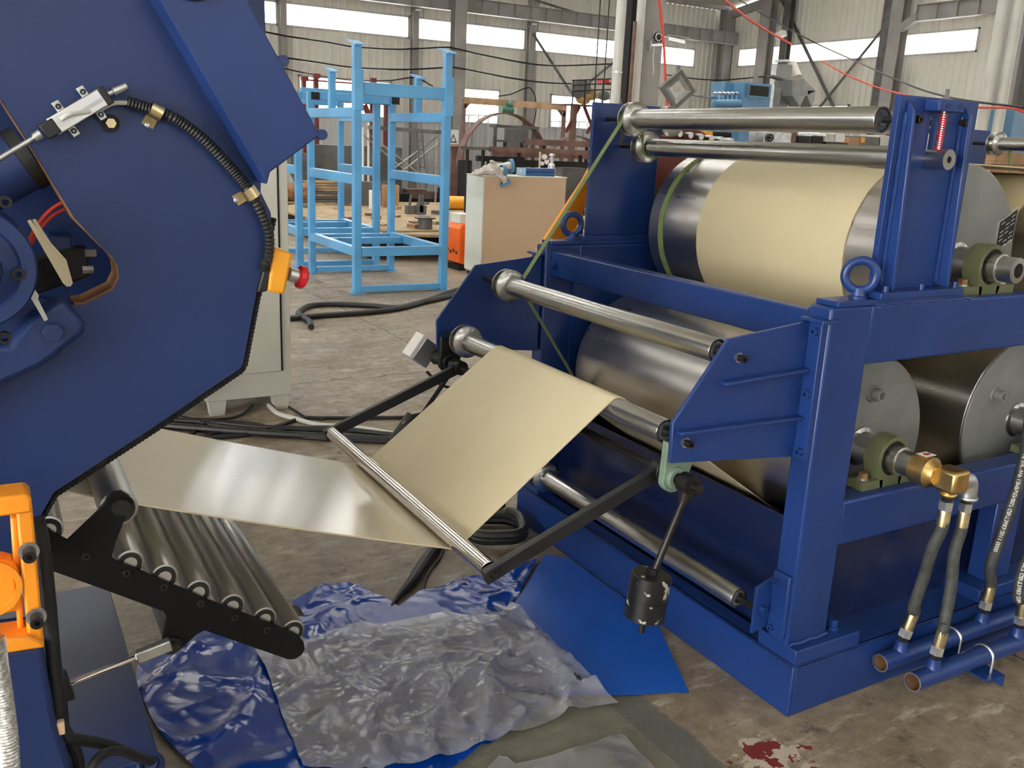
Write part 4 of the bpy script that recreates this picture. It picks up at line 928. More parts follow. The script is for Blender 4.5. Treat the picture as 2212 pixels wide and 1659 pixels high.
# right wall columns
def rcol(u, v, x, w, lab, m=COLGREY, d=.3):
    y = at(u, v, 'x', x).y; return hcol('steel_column', x, y, roof_z(y)-.3, lab, w, d, m, along='y')
rcol(1648, 150, 20.9, .42, 'grey steel column behind the blue dust filter on the right wall')
rcol(1701, 60, 21.1, .26, 'dark slim column beside the hopper on the right wall', DARKSTEEL, .2)
rcol(1898, 200, 21.0, .26, 'dark slim column left of the broad grey one on the right wall', DARKSTEEL, .2)
rcol(1924, 180, 20.8, .36, 'broad grey column under the end of the right crane girder', COLGREY, .3)
for u, v, x, r, lab in ((2128, 240, 11.2, .065, 'pale downpipe directly right of the near upright plate'), (2168, 200, 11.3, .065, 'second pale downpipe near the right picture edge')):
    q = at(u, v, 'x', x); b = MB(); b.cyl((x, q.y, 0), (x, q.y, roof_z(q.y)-.75), r, n=22); b.build('downpipe', PIPEGREY, None, label=lab, cat='pipe')
q = at(2196, 120, 'x', 12.4); hcol('steel_column', 12.4, q.y, 8.7, 'grey steel column at the right edge of the picture', .34, .4, along='y')
# crane girders with web stiffeners
def girder(name, p, q, h, lab, n):
    p, q = V(p), V(q); b = MB(); d = (q-p).normalized(); sd = d.cross(V((0, 0, 1)))
    b.bar(p, q, .012, h); b.bar(p+V((0, 0, h/2)), q+V((0, 0, h/2)), .22, .016); b.bar(p-V((0, 0, h/2)), q-V((0, 0, h/2)), .18, .016)
    g = b.build(name, COLGREY, None, smooth=0, label=lab, cat='girder')
    for i in range(n+1):
        c = p.lerp(q, i/n); b = MB(); b.obox(c, d*.007, sd*.08, V((0, 0, h/2))); b.build('web_stiffener', COLGREY, g, smooth=0)
girder('crane_girder', (3.0, 23.1, 5.03), (21.2, 23.1, 5.03), .34, 'long crane girder with web stiffeners along the far wall above the windows', 36)
girder('crane_girder', (20.4, 15.9, 5.07), (20.4, 6.0, 5.07), .36, 'short crane girder along the right wall at the top right', 18)
b = MB(); b.bar((20.4, 15.9, 5.0), (20.62, 16.5, 4.8), .12, .2); b.build('girder_bracket', COLGREY, None, smooth=0, label='sloping bracket joining the right girder to the broad column', cat='bracket')
# cross bracing on the walls
def brace(u0, v0, u1, v1, ax, val, lab, w=.09, m=DARKSTEEL):
    b = MB(); b.bar(at(u0, v0, ax, val), at(u1, v1, ax, val), w, .012, V((1, 0, 0)) if ax == 'x' else V((0, 1, 0))); b.build('cross_brace', m, None, smooth=0, label=lab, cat='brace')
brace(1690, 2, 1805, 240, 'x', 21.3, 'dark diagonal brace running down right from behind the hopper', .10)
brace(1940, 22, 1760, 245, 'x', 21.25, 'dark diagonal brace running down left from the broad column', .08)
brace(1151, 72, 1237, 205, 'y', 23.70, 'diagonal brace falling right towards the yellow machinery platform', .08)
brace(1325, 135, 1238, 207, 'y', 23.70, 'diagonal brace falling left behind the yellow machinery platform', .07)
brace(1155, 0, 1265, 34, 'y', 23.4, 'thin brace at the top of the far wall', .06)
# wall lamps and a light tube
for u, v, ax, val, lab in ((903, 28, 'y', 23.6, 'small white lamp on the post between the rack uprights'), (1153, 58, 'y', 23.6, 'small white lamp on the post above the ring')):
    p = at(u, v, ax, val); b = MB(); b.bar(p+V((-.07, -.15, .05)), p+V((.10, .12, .14)), .14, .04); l_ = b.build('wall_lamp', WHITE, None, smooth=0, bevel=.008, label=lab, cat='lamp')
    b = MB(); b.cyl(p+V((-.04, .1, .05)), p+V((-.16, .2, -.06)), .012, n=8); b.build('lamp_arm', GALV, l_)
p = at(1686, 75, 'x', 20.6); b = MB(); b.bar(p+V((-.03, .13, -.05)), p+V((.03, -.13, .05)), .22, .16); b.build('wall_lamp', WHITE, None, smooth=0, bevel=.01, label='white box lamp on the column where the red cable ends', cat='lamp')

def cable(name, pts, r, m, lab, cat='cable', n=10):
    b = MB(); b.tube(spline(pts, n), r, 7); return b.build(name, m, None, label=lab, cat=cat)
def pc(pts, y, ax='y'): return [at(u, v, ax, y) for u, v in pts]
cable('overhead_cable', pc([(560, 66), (620, 78), (700, 90), (765, 101), (860, 106), (960, 102), (985, 105), (1060, 122), (1180, 141), (1325, 138)], 22.58), .022, BOLT, 'upper black cable slung across the far wall')
cable('overhead_cable', pc([(600, 122), (680, 134), (765, 146), (870, 150), (960, 146), (985, 146), (1100, 168), (1200, 180), (1325, 182)], 22.58), .022, BOLT, 'lower black cable slung across the far wall')
cable('overhead_cable', pc([(610, 147), (680, 162), (765, 174), (840, 174), (895, 168), (935, 186)], 23.69), .016, BOLT, 'thin lowest cable drooping behind the rack tops')
cable('overhead_cable', pc([(1076, 208), (1105, 203), (1133, 191), (1145, 190), (1155, 205), (1158, 235), (1152, 275)], 23.69), .016, BOLT, 'thin cable dropping from the post beside the hoist')
cable('overhead_cable', [at(1436, 161, 'y', 23.4), at(1500, 170, 'y', 23.0), at(1560, 173, 'y', 22.6), at(1620, 168, 'y', 22.0), at(1650, 165, 'x', 20.60)], .018, BOLT, 'dark cable sagging behind the floodlight and above the blue filter')
cable('overhead_cable', [at(1490, 204, 'y', 9.06), at(1520, 209, 'y', 11), at(1546, 211, 'y', 14.02)], .012, BOLT, 'short cable between the floodlight and the blue filter')
cable('overhead_cable', [at(1598, 0, 'y', 12), at(1660, 38, 'y', 13), at(1760, 92, 'y', 14), at(1850, 133, 'y', 12), at(1960, 182, 'y', 9.0), at(2060, 212, 'y', 7), at(2212, 232, 'y', 5.7)], .012, BOLT, 'thin black cable falling from the roof towards the right')
cable('red_cable', [at(1420, -30, 'y', 10.6), at(1427, 30, 'y', 10.6), at(1434, 100, 'y', 10.6), at(1437, 160, 'y', 10.55), at(1443, 240, 'y', 10.5), at(1450, 300, 'y', 10.5)], .018, REDWIRE, 'red cable hanging down past the security camera')
cable('red_cable', [at(1560, -5, 'y', 10.5), at(1610, 36, 'y', 11.5), at(1660, 68, 'y', 12.5), at(1708, 95, 'y', 13)], .020, REDWIRE, 'red cable coming from the roof to the box lamp')
cable('red_cable', [at(1775, 132, 'y', 14), at(1830, 162, 'y', 13), at(1890, 187, 'y', 12), at(1955, 205, 'y', 10), at(2050, 225, 'y', 8), at(2115, 232, 'y', 6.9), at(2180, 233, 'y', 6.1), at(2212, 242, 'y', 5.9), at(2260, 258, 'y', 5.8)], .013, REDWIRE, 'red cable sagging in front of the right wall behind the upright plate')
# drop rods from the roof left of the downpipe
for u in (1285, 1304):
    p = at(u, 190, 'y', 14.5); b = MB(); b.cyl((p.x, p.y, at(u, 230, 'y', 14.5).z), (p.x, p.y, at(u, -40, 'y', 14.5).z), .012, n=8); b.build('hanging_rod', BOLT, None, label='thin dark rod hanging over the yellow machinery, %s of two' % ('left' if u < 1290 else 'right'), cat='rod')
# warning sign
sp = at(979, 303, 'y', 22.55)
b = MB(); b.box(sp.x-.16, sp.x+.16, 22.55, 22.56, sp.z-.27, sp.z+.27); sg = b.build('warning_sign', WHITE, None, smooth=0, label='white sign with a black triangle on the tall grey column', cat='sign')
tri = [(-.11, -.12), (.11, -.12), (0, .10)]
b = MB(); b.plate([[(sp.x+x, 22.549, sp.z+z+.06) for x, z in tri], [(sp.x+x*.62, 22.549, sp.z+z*.62+.045) for x, z in tri][::-1]], (0, -.002, 0)); b.build('triangle_mark', BLACK, sg, smooth=0)
b = MB(); b.box(sp.x-.11, sp.x+.11, 22.546, 22.549, sp.z-.20, sp.z-.17); b.build('sign_line', BLACK, sg, smooth=0)

# security camera and floodlight
cp = at(1424, 80, 'y', 11.2)
SC = thing('security_camera', 'security camera with a ring of small lights and a sun shield on the wide column', 'camera', cp)
b = MB(); b.lathe(cp+V((0, .04, 0)), (-.15, -1, 0), [(0, .075), (.03, .078), (.034, .07)], 8); b.build('lamp_head', BLACK, SC, smooth=0)
for i in range(10):
    a = 2*math.pi*i/10; b = MB(); b.ball(cp+V((.052*math.cos(a)-.006, .003, .052*math.sin(a))), .011, u=8, v=5); b.build('light_dot', WHITE, SC)
q = at(1462, 88, 'y', 11.0); b = MB(); b.obox(q, V((.10, -.06, -.02)), V((.035, .05, 0)), V((0, 0, .03))); b.build('camera_body', ALU, SC, bevel=.006)
b = MB(); b.obox(q+V((.02, 0, .05)), V((.14, -.08, -.016)), V((.05, .07, 0)), V((0, 0, .004))); b.build('sun_shield', PIPEGREY, SC)
b = MB(); q2 = at(1405, 98, 'y', 11.25); b.box(q2.x-.035, q2.x-.02, q2.y-.05, q2.y+.05, q2.z-.06, q2.z+.06); b.bar(q2+V((-.02, 0, 0)), at(1432, 97, 'y', 11.15), .03, .03); b.bar(at(1424, 97, 'y', 11.2), cp+V((0, .04, -.05)), .025, .025); b.build('camera_bracket', ALU, SC)
b = MB(); b.tube(spline([at(u, v, 'y', 11.1) for u, v in ((1413, 100), (1411, 130), (1412, 150), (1411, 162))], 5), .008, 6); b.build('loose_lead', PIPEGREY, SC)
b = MB(); q = at(1413, 74, 'y', 11.25); b.cyl(q+V((0, 0, -.08)), q+V((0, 0, .06)), .008, n=8); b.build('antenna', PIPEGREY, SC)
fp = at(1462, 193, 'y', 9.0)
FLD = thing('floodlight', 'square grey floodlight tilted on one corner above the top roller', 'floodlight', fp)
R_ = Matrix.Rotation(math.radians(46), 3, V((0, 1, 0)))
fa, fb, fn = R_ @ V((1, 0, 0)), R_ @ V((0, 0, 1)), V((-.25, -.96, -.1)).normalized()
fa = (fa-fn*fa.dot(fn)).normalized(); fb = fn.cross(fa)
def fq(h0, h1, depth): return [fp + fa*(sx*h0) + fb*(sz*h0) + fn*depth for sx, sz in ((-1, -1), (1, -1), (1, 1), (-1, 1))]
b = MB(); b.plate([fq(.165, 0, .05), fq(.125, 0, .05)[::-1]], fn*-.06); b.build('lamp_frame', DARKSTEEL, FLD, smooth=0, bevel=.006)
b = MB(); b.obox(fp-fn*.05, fa*.14, fb*.14, fn*.05); b.build('lamp_housing', DARKSTEEL, FLD, smooth=0)
b = MB(); A_, B_ = fq(.124, 0, .035), fq(.075, 0, .002)
for i in range(4): b.bm.faces.new([b.bm.verts.new(p) for p in (A_[i], A_[(i+1) % 4], B_[(i+1) % 4], B_[i])])
b.bm.faces.new([b.bm.verts.new(p) for p in B_]); bmesh.ops.remove_doubles(b.bm, verts=b.bm.verts, dist=1e-4); b.build('reflector', GALV, FLD, smooth=0)
b = MB(); b.obox(fp+fn*.005, fa*.012, fb*.012, fn*.003); b.build('led_chip', YELLOW, FLD, smooth=0)
b = MB(); b.cyl((fp.x+.06, fp.y+.08, 0), (fp.x+.06, fp.y+.08, fp.z+.28), .022, n=14); b.build('lamp_pole', DARKSTEEL, FLD)
b = MB(); b.box(fp.x-.2, fp.x+.3, fp.y-.15, fp.y+.35, 0, .03); b.build('pole_base', DARKSTEEL, FLD)

# ------------------------------------------------------------------ sky blue welded racks
def rack(y0, y1, lab, full=True):
    x0, x1 = 3.34, 4.33; t = .040
    r = thing('steel_rack', lab, 'rack', ((x0+x1)/2, (y0+y1)/2, 0))
    def bx(name, a, b_, c, d, e, f, par=None): m = MB(); m.box(a, b_, c, d, e, f); return m.build(name, RACKBLUE, par or r, smooth=0, bevel=.006)
    for x in (x0, x1):
        hz = 2.46 if full else 2.06
        p = bx('post', x-t, x+t, y0-t, y0+t, .008, hz); bx('foot_pad', x-.07, x+.07, y0-.07, y0+.07, 0, .008, p)
        if full:
            bx('sleeve', x-t-.002, x+t+.014, y0-t-.014, y0+t-.02, 1.83, 2.22, p)
            m = MB(); m.obox((x, y0+.02, 2.475), V((.052, 0, 0)), V((0, .13, .028)), V((0, 0, .006))); m.build('post_cap', RACKBLUE, p, smooth=0)
        p = bx('post', x-t*.9, x+t*.9, y1-t, y1+t, .008, 2.05); bx('foot_pad', x-.07, x+.07, y1-.07, y1+.07, 0, .008, p)
        for z0, z1, nm in ((1.765, 1.865, 'side_rail'), (1.115, 1.215, 'side_rail'), (.385, .480, 'side_rail')): bx(nm, x-.035, x+.035, y0+t, y1-t, z0, z1)
        ym = (y0+y1)/2
        p = bx('short_post', x-.035, x+.035, ym-.035, ym+.035, 1.865, 2.24); m = MB(); m.obox((x, ym+.015, 2.25), V((.045, 0, 0)), V((0, .11, .024)), V((0, 0, .006))); m.build('post_cap', RACKBLUE, p, smooth=0)
    for y, zs in ((y0, ((1.985, 2.11), (.385, .480), (.015, .075))), (y1, ((1.96, 2.05), (.385, .46), (.015, .075)))):
        for z0, z1 in zs: bx('cross_rail', x0+t, x1-t, y-.035, y+.035, z0, z1)
    bx('cross_rail', x0+t, x1-t, (y0+y1)/2+.3, (y0+y1)/2+.37, .385, .46)
    for x in ((x0, x1) if full else ()):
        m = MB(); m.box(x-.02 if x == x1 else x+.0, x+.075 if x == x1 else x+.095, y1-.05, y1-.04, 1.965, 2.045); m.build('open_tube_end', DARK, r, smooth=0)
    return r
rack(8.98, 10.46, 'tall sky blue welded steel rack nearest, standing on the bare floor')
rack(10.95, 12.25, 'lower sky blue steel rack standing directly behind the tall one', False)

# ------------------------------------------------------------------ cabinets and what lies on them
CA = thing('control_cabinet', 'grey electrical cabinet on feet half hidden behind the blue side plate', 'cabinet', (1.2, 5.5, 0))
b = MB(); b.box(1.02, 1.515, 5.17, 5.75, .09, 1.62); b.build('cabinet_body', CABGREY, CA, smooth=0, bevel=.004)
b = MB(); b.box(.62, 1.0, 5.10, 5.75, .17, 1.62); b.build('cabinet_side_body', CABGREY, CA, smooth=0, bevel=.004)
b = MB(); b.box(1.04, 1.452, 5.158, 5.172, .24, 1.60); b.build('door', CABGREY, CA, smooth=0, bevel=.003)
b = MB(); b.box(1.456, 1.464, 5.166, 5.1715, .24, 1.60); b.build('door_gap', DARK, CA, smooth=0)
for x in (1.085, 1.455):
    b = MB(); b.prism([(x-.05, 5.18, .09), (x+.05, 5.18, .09), (x+.038, 5.18, 0), (x-.038, 5.18, 0)], (0, .08, 0)); b.build('foot', CABGREY, CA, smooth=0)
    b = MB(); b.prism([(x-.05, 5.66, .09), (x+.05, 5.66, .09), (x+.038, 5.66, 0), (x-.038, 5.66, 0)], (0, .08, 0)); b.build('foot', CABGREY, CA, smooth=0)
CB2 = thing('control_cabinet', 'beige control cabinet with a cream edge, gloves and toolbox lying on it', 'cabinet', (5.7, 9.9, 0))
b = MB(); b.box(5.17, 6.31, 9.65, 10.10, .04, 1.195); b.build('cabinet_body', CABTAN, CB2, smooth=0, bevel=.006)
b = MB(); b.box(5.155, 5.17, 9.66, 10.09, .06, 1.19); b.build('door', CABWHITE, CB2, smooth=0, bevel=.004)
b = MB(); b.box(5.16, 6.32, 9.645, 10.11, 1.195, 1.207); b.build('lid', CABWHITE, CB2, smooth=0, bevel=.003)
b = MB(); b.box(5.19, 6.29, 9.67, 10.08, 0, .04); b.build('plinth', DARK, CB2, smooth=0)
# work gloves
def glove(name, base, dr, lab, k_=1.5, flat=1.0):
    base = V(base); d = V(dr).normalized(); s = d.cross(V((0, 0, 1))).normalized(); u_ = s.cross(d)
    g = thing(name, lab, 'glove', base)
    b = MB(); rings = []
    prof = [(0, .050, .035), (.05, .044, .028), (.10, .052, .030), (.15, .058, .028), (.19, .050, .024)]
    for i, (t, w, h) in enumerate(prof):
        c = base + d*t*k_ + u_*.012*math.sin(i*2.2)
        rings.append(b.ring([c + (s*w*math.cos(a)*(1+.10*math.sin(3*a+i)) + u_*h*flat*math.sin(a)*(1+.2*math.sin(2*a+i*1.7)))*k_ for a in [2*math.pi*k/16 for k in range(16)]]))
    for r0, r1 in zip(rings, rings[1:]):
        for k in range(16): b.bm.faces.new((r0[k], r0[(k+1) % 16], r1[(k+1) % 16], r1[k]))
    b.bm.faces.new(rings[-1])
    b.build('palm', CLOTH, g, smooth=80)
    for k, (o_, L_) in enumerate(((-.036, .07), (-.012, .085), (.012, .08), (.036, .06))):
        p = base + (d*.18 + s*o_)*k_; q = p + (d*L_*.6 + u_*(-.008+.012*(k % 2)))*k_; e = p + (d*L_ - u_*.018)*k_
        b = MB(); b.tube(spline([p, q, e], 5), .0130*k_, 9); b.ball(e, .0130*k_, u=9, v=6); b.build('finger', CLOTH, g, smooth=80)
    p = base + (d*.08 + s*.045)*k_; e = p+(s*.045+d*.075)*k_; b = MB(); b.tube(spline([p, p+(s*.03+d*.03)*k_, e], 5), .0135*k_, 9); b.ball(e, .0135*k_, u=9, v=6); b.build('thumb', CLOTH, g, smooth=80)
    b = MB(); b.lathe(base-d*.012*k_, d, [(0, .049*k_), (.0, .056*k_), (.03*k_, .053*k_), (.03*k_, .049*k_)], 18, False, False); b.build('cuff', BLUECLOTH, g, smooth=60)
    return g
zc = 1.207
glove('work_glove', at(1104, 358, 'y', 9.86), (-1, .12, -.10), 'dirty white glove on the cabinet, cuff with blue rim facing right, upper one')
glove('work_glove', at(1087, 371, 'y', 9.74), (-1, .05, -.02), 'dirty white glove with round blue cuff lying at the cabinet front edge')
glove('work_glove', at(1092, 396, 'y', 9.585), (-.55, .05, .8), 'dirty white glove drooping over the cabinet edge, cuff pointing down', 1.2, .7)
TB = thing('toolbox', 'flat blue plastic case lying on the beige cabinet', 'toolbox', (5.92, 9.85, 1.208))
tx0, tx1 = at(1137, 375, 'y', 9.74).x, at(1199, 375, 'y', 9.74).x
b = MB(); b.box(tx0, tx1, 9.74, 9.98, 1.208, 1.255); b.build('case_base', TOOLBLUE, TB, bevel=.006)
b = MB(); b.box(tx0, tx1, 9.74, 9.98, 1.258, 1.30); b.build('case_lid', TOOLBLUE, TB, bevel=.006)
b = MB(); b.box(tx0-.006, tx0+.0, 9.75, 9.97, 1.212, 1.296); b.build('case_end', TOOLPALE, TB, bevel=.003)
b = MB(); b.box(tx0-.012, tx0-.006, 9.83, 9.87, 1.245, 1.272); b.build('latch', WHITE, TB, bevel=.002)
# orange welding set beside the cabinet
WS = thing('welding_set', 'bright orange welding machine standing left of the beige cabinet', 'welding machine', (5.2, 10.45, 0))
b = MB(); b.prism([(5.16, 10.25, .10), (5.30, 10.25, .06), (5.40, 10.25, .06), (5.40, 10.25, .58), (5.20, 10.25, .58), (5.16, 10.25, .52)], (0, .42, 0)); b.build('casing', ORANGE2, WS, smooth=0, bevel=.012)
b = MB(); b.box(5.20, 5.38, 10.32, 10.6, .58, .70); b.build('top_box', CABWHITE, WS, smooth=0, bevel=.006)
b = MB(); b.box(5.175, 5.36, 10.28, 10.62, 0, .06); b.build('skid', DARK, WS, smooth=0)
for i in range(4):
    b = MB(); b.box(5.155, 5.158, 10.3+.08*i, 10.34+.08*i, .2+.02*(i % 2), .24+.02*(i % 2)); b.build('vent_mark', DARK, WS, smooth=0)
b = MB(); b.box(5.24, 5.34, 10.246, 10.25, .44, .54); b.build('data_label', WHITE, WS, smooth=0)

# ------------------------------------------------------------------ welding platform with scrap
PT = thing('welding_platform', 'low steel welding platform with a worn dusty top in the background', 'platform', (7.2, 14, 0))
b = MB(); b.prism([(4.30, 15.2, .32), (4.42, 11.45, .32), (5.6, 11.0, .32), (7.75, 10.80, .32), (7.85, 10.80, .32), (7.85, 11.95, .32), (9.6, 11.95, .32), (9.6, 17.0, .32), (4.2, 17.0, .32)], (0, 0, .035)); b.build('platform_top', WOOD, PT, smooth=0)
for x, y in ((4.62, 11.7), (4.55, 14.2), (5.7, 11.3), (6.9, 11.15), (7.6, 11.05), (9.0, 12.3), (6, 15.5), (8.5, 15.5)):
    b = MB(); b.box(x-.12, x+.12, y-.1, y+.1, 0, .32); b.build('support_block', DARK, PT, smooth=0)
b = MB(); b.box(4.9, 7.7, 11.6, 11.75, .12, .32); b.box(4.55, 4.7, 11.9, 16.5, .12, .32); b.build('under_beam', DARK, PT, smooth=0)
random.seed(11)
def scrap(name, x, y, sx, sy, sz, rz, m, lab, z=.356, tilt=0.0):
    b = MB(); c, s_ = math.cos(rz), math.sin(rz)
    k = random.random()
    b.prism([(x+c*px-s_*py, y+s_*px+c*py, z) for px, py in ((-sx/2, -sy/2), (sx/2*(.6+.4*k), -sy/2), (sx/2, sy/2*(.5+.5*k)), (-sx/2*(.8), sy/2))], (tilt, 0, sz))
    return b.build(name, m, None, smooth=0, label=lab, cat='scrap', group='offcuts on the welding platform')
ordn = ['first', 'second', 'third', 'fourth', 'fifth', 'sixth', 'seventh', 'eighth', 'ninth', 'tenth', 'eleventh', 'twelfth', 'thirteenth', 'fourteenth', 'fifteenth', 'sixteenth', 'seventeenth', 'eighteenth']
for ri, (rn, ya, yb_) in enumerate((('front', 11.7, 12.6), ('middle', 13.2, 14.3), ('back', 15.0, 16.4))):
    for i in range(12):
        x = 4.75+(i+random.uniform(.2, .8))*.31; y = random.uniform(ya, yb_)
        m, nm, lk = random.choice(((DARKSTEEL, 'steel_offcut', 'dark flat steel offcut'), (BROWNSTEEL, 'steel_offcut', 'brown steel offcut'), (WOOD, 'board_offcut', 'thin worn board'), (CARD, 'board_offcut', 'tan board piece')))
        scrap(nm, x, y, random.uniform(.12, .30), random.uniform(.06, .2), random.uniform(.02, .06), random.uniform(0, 3), m, '%s on the welding platform, %s from the left in the %s row' % (lk, ordn[i], rn), z=.356+(.021 if ri == 0 else 0))
scrap('plywood_sheet', 6.3, 12.1, 3.4, 1.1, .02, .05, WOOD, 'large pale plywood sheet on the front of the welding platform')['group'] = 'boards'
pl_ = at(750, 470, 'z', .36); 
# cable reel
q = at(918, 497, 'z', .36)
CR = thing('cable_reel', 'small grey cable reel on the front edge of the welding platform', 'reel', (q.x, q.y, .357))
b = MB(); b.cyl((q.x, q.y, .357), (q.x, q.y, .372), .20, n=28); b.build('reel_flange', DARKSTEEL, CR); b = MB(); b.cyl((q.x, q.y, .52), (q.x, q.y, .534), .15, n=28); b.build('reel_flange', BOLT, CR); b = MB(); b.cyl((q.x, q.y, .372), (q.x, q.y, .52), .10, n=28); b.build('reel_drum', DARKSTEEL, CR)
# yellow round tin
q = at(985, 452, 'z', .36); b = MB(); b.lathe(q+V((-.15, 0, .12)), (1, -.25, 0), [(0, .02), (0, .12), (.3, .12), (.3, .10), (.27, .10)], 22); b.build('yellow_canister', YELLOW, None, label='amber round canister lying at the right side of the welding platform', cat='canister')
# clamps and small fixtures near the scaffold
for i, (u, v) in enumerate(((885, 415), (905, 420), (912, 413))):
    q = at(u, v, 'y', 14.3); b = MB(); b.box(q.x-.06, q.x+.06, q.y-.06, q.y+.06, .357, .357+.14); b.cyl((q.x, q.y, .497), (q.x+.03, q.y, .68), .022, n=10); b.build('clamp', DARKSTEEL, None, label='steel screw clamp on the welding platform, %s from the left of three' % ordn[i], cat='clamp', group='clamps on the welding platform')

# ------------------------------------------------------------------ stock and gear along the far wall
def panel(name, u0, u1, v0, v1, y, th, m, lab, cat, zmin=0.0, lean=0.0):
    a, c = at(u0, v0, 'y', y), at(u1, v1, 'y', y); z0 = max(zmin, 0)
    b = MB(); b.prism([(a.x, y, z0), (c.x, y, z0), (c.x, y+lean, a.z), (a.x, y+lean, a.z)], (0, th, 0)); return b.build(name, m, None, smooth=0, label=lab, cat=cat)
panel('steel_plate', 680, 868, 312, 400, 18.6, .5, DARKSTEEL, 'large dark grey steel box of plate standing behind the sky blue rack', 'steel plate')
panel('steel_plate', 628, 676, 330, 400, 18.0, .3, DARKSTEEL, 'dark steel plate at the left end behind the rack', 'steel plate')
panel('steel_sheet', 735, 838, 392, 432, 16.0, .06, DARKSTEEL, 'grey steel sheet with a white mark propped at the back of the platform', 'steel sheet', .357)
panel('stone_slab', 830, 862, 400, 448, 15.6, .12, CARD, 'rounded pale slab at the back of the platform', 'slab', .357)
panel('paper_carton', 806, 822, 412, 432, 15.2, .2, WHITE, 'small white carton in front of the propped steel sheet', 'carton', .357)
# scrap rows behind the platform: rolled tube, stacks of strips
q = at(640, 415, 'y', 16.6); b = MB(); b.pipe((q.x-.4, q.y, q.z), (q.x+.25, q.y-.25, q.z), .16, .14, 24); b.build('rusty_tube', RUST, None, label='short rusty tube lying at the left back of the platform', cat='tube')
b = MB(); q = at(622, 400, 'y', 16.9); b.prism([(q.x-.25, q.y, .357), (q.x+.3, q.y, .357), (q.x, q.y+.2, 1.05), (q.x-.3, q.y+.2, 1.05)], (0, .02, 0)); b.build('bent_sheet', GALV, None, smooth=0, label='bent bright metal sheet leaning behind the grey cabinet edge', cat='sheet')
for i in range(9):
    q = at(690, 432-i*4, 'y', 16.4+.05*i); L_ = random.uniform(1.0, 1.7); b = MB(); b.box(q.x-.35+random.uniform(-.1, .1), q.x-.35+L_, q.y-.2, q.y+.1, .357+i*.045, .357+i*.045+.035); b.build('flat_bar', random.choice((BROWNSTEEL, WOOD, DARKSTEEL)), None, smooth=0, label='flat bar in the low pile behind the rack, %s from the bottom' % ordn[i], cat='bar', group='bars piled behind the rack')
# dark red gantry frames
RG = thing('steel_gantry', 'dark red steel frame with hooked tops standing behind the sky blue rack', 'frame', at(730, 380, 'y', 19.6))
for u0, u1, v0, v1, nm in ((680, 690, 160, 335, 'frame_post'), (654, 664, 168, 335, 'frame_post'), (803, 813, 168, 315, 'frame_post'), (833, 840, 215, 315, 'frame_post')):
    a, c = at(u0, v0, 'y', 19.6), at(u1, v1, 'y', 19.6); b = MB(); b.box(a.x, c.x, 19.6, 19.72, 0, a.z); b.build(nm, REDOX, RG, smooth=0)
for u0, u1, v0, v1 in ((664, 770, 171, 182), (660, 842, 214, 228)):
    a, c = at(u0, v0, 'y', 19.58), at(u1, v1, 'y', 19.58); b = MB(); b.box(a.x, c.x, 19.56, 19.66, c.z, a.z); b.build('frame_beam', REDOX, RG, smooth=0)
for u, v in ((652, 172), (678, 166)):
    a = at(u, v, 'y', 19.6); b = MB(); b.box(a.x, a.x+.14, 19.58, 19.7, a.z-.02, a.z+.07); b.build('hook_plate', REDOX, RG, smooth=0)
a = at(792, 238, 'y', 19.3); b = MB(); b.obox(a, V((.05, 0, .03)), V((0, .02, 0)), V((-.05, 0, .11))); b.build('hanging_tag', REDOX, RG, smooth=0)
# scaffold
SF = thing('scaffold', 'grey tubular scaffold frame with plank and ladder behind the sky blue rack', 'scaffold', at(870, 400, 'y', 17.5))
def sbar(u0, v0, u1, v1, y, r, nm, m=GALV): b = MB(); b.cyl(at(u0, v0, 'y', y), at(u1, v1, 'y', y), r, n=8); b.build(nm, m, SF)
for u, v0 in ((796, 265), (784, 275), (944, 272)):
    p = at(u, v0, 'y', 17.5); b = MB(); b.cyl((p.x, 17.5, 0), p, .022, n=10); b.build('standard', WHITE if u < 900 else GALV, SF)
a, c = at(798, 275, 'y', 17.4), at(952, 286, 'y', 17.4); b = MB(); b.bar(V((a.x, 17.4, a.z)), V((c.x, 17.4, c.z)), .3, .07); b.build('plank', DARKSTEEL, SF, smooth=0)
for l in ((785, 292, 880, 372), (798, 290, 905, 375), (945, 295, 840, 372), (950, 308, 860, 376)): sbar(*l, 17.45, .014, 'cross_tube')
for u0, u1 in ((900, 906), (912, 918)): sbar(u0, 280, u1, 365, 17.3, .014, 'ladder_stile', DARKSTEEL)
for k in range(4): sbar(901+k*1.2, 304+k*19, 913+k*1.2, 304+k*19, 17.3, .010, 'ladder_rung', DARKSTEEL)
p = at(972, 300, 'y', 15.5); b = MB(); b.cyl((p.x, 15.5, .36), (p.x, 15.5, p.z), .018, n=8); b.build('standard', GALV, SF)
# brown box column, dark drum
a, c = at(976, 316, 'y', 17.8), at(993, 400, 'y', 17.8); b = MB(); b.box(a.x, c.x, 17.8, 17.97, 0, a.z); bc = b.build('box_column', BROWNSTEEL, None, smooth=0, label='brown box section standing under the warning sign', cat='column'); 
b = MB(); b.box(a.x-.08, c.x+.12, 17.7, 18.1, a.z, a.z+.05); b.build('cap_plate', CARD, bc, smooth=0)
q = at(1004, 366, 'y', 16.5); b = MB(); b.cyl((q.x, 16.5, .357), (q.x, 16.5, at(1004, 346, 'y', 16.5).z), .14, n=20); b.build('dark_drum', DARK, None, label='dark round bin between the box section and the beige cabinet', cat='bin')
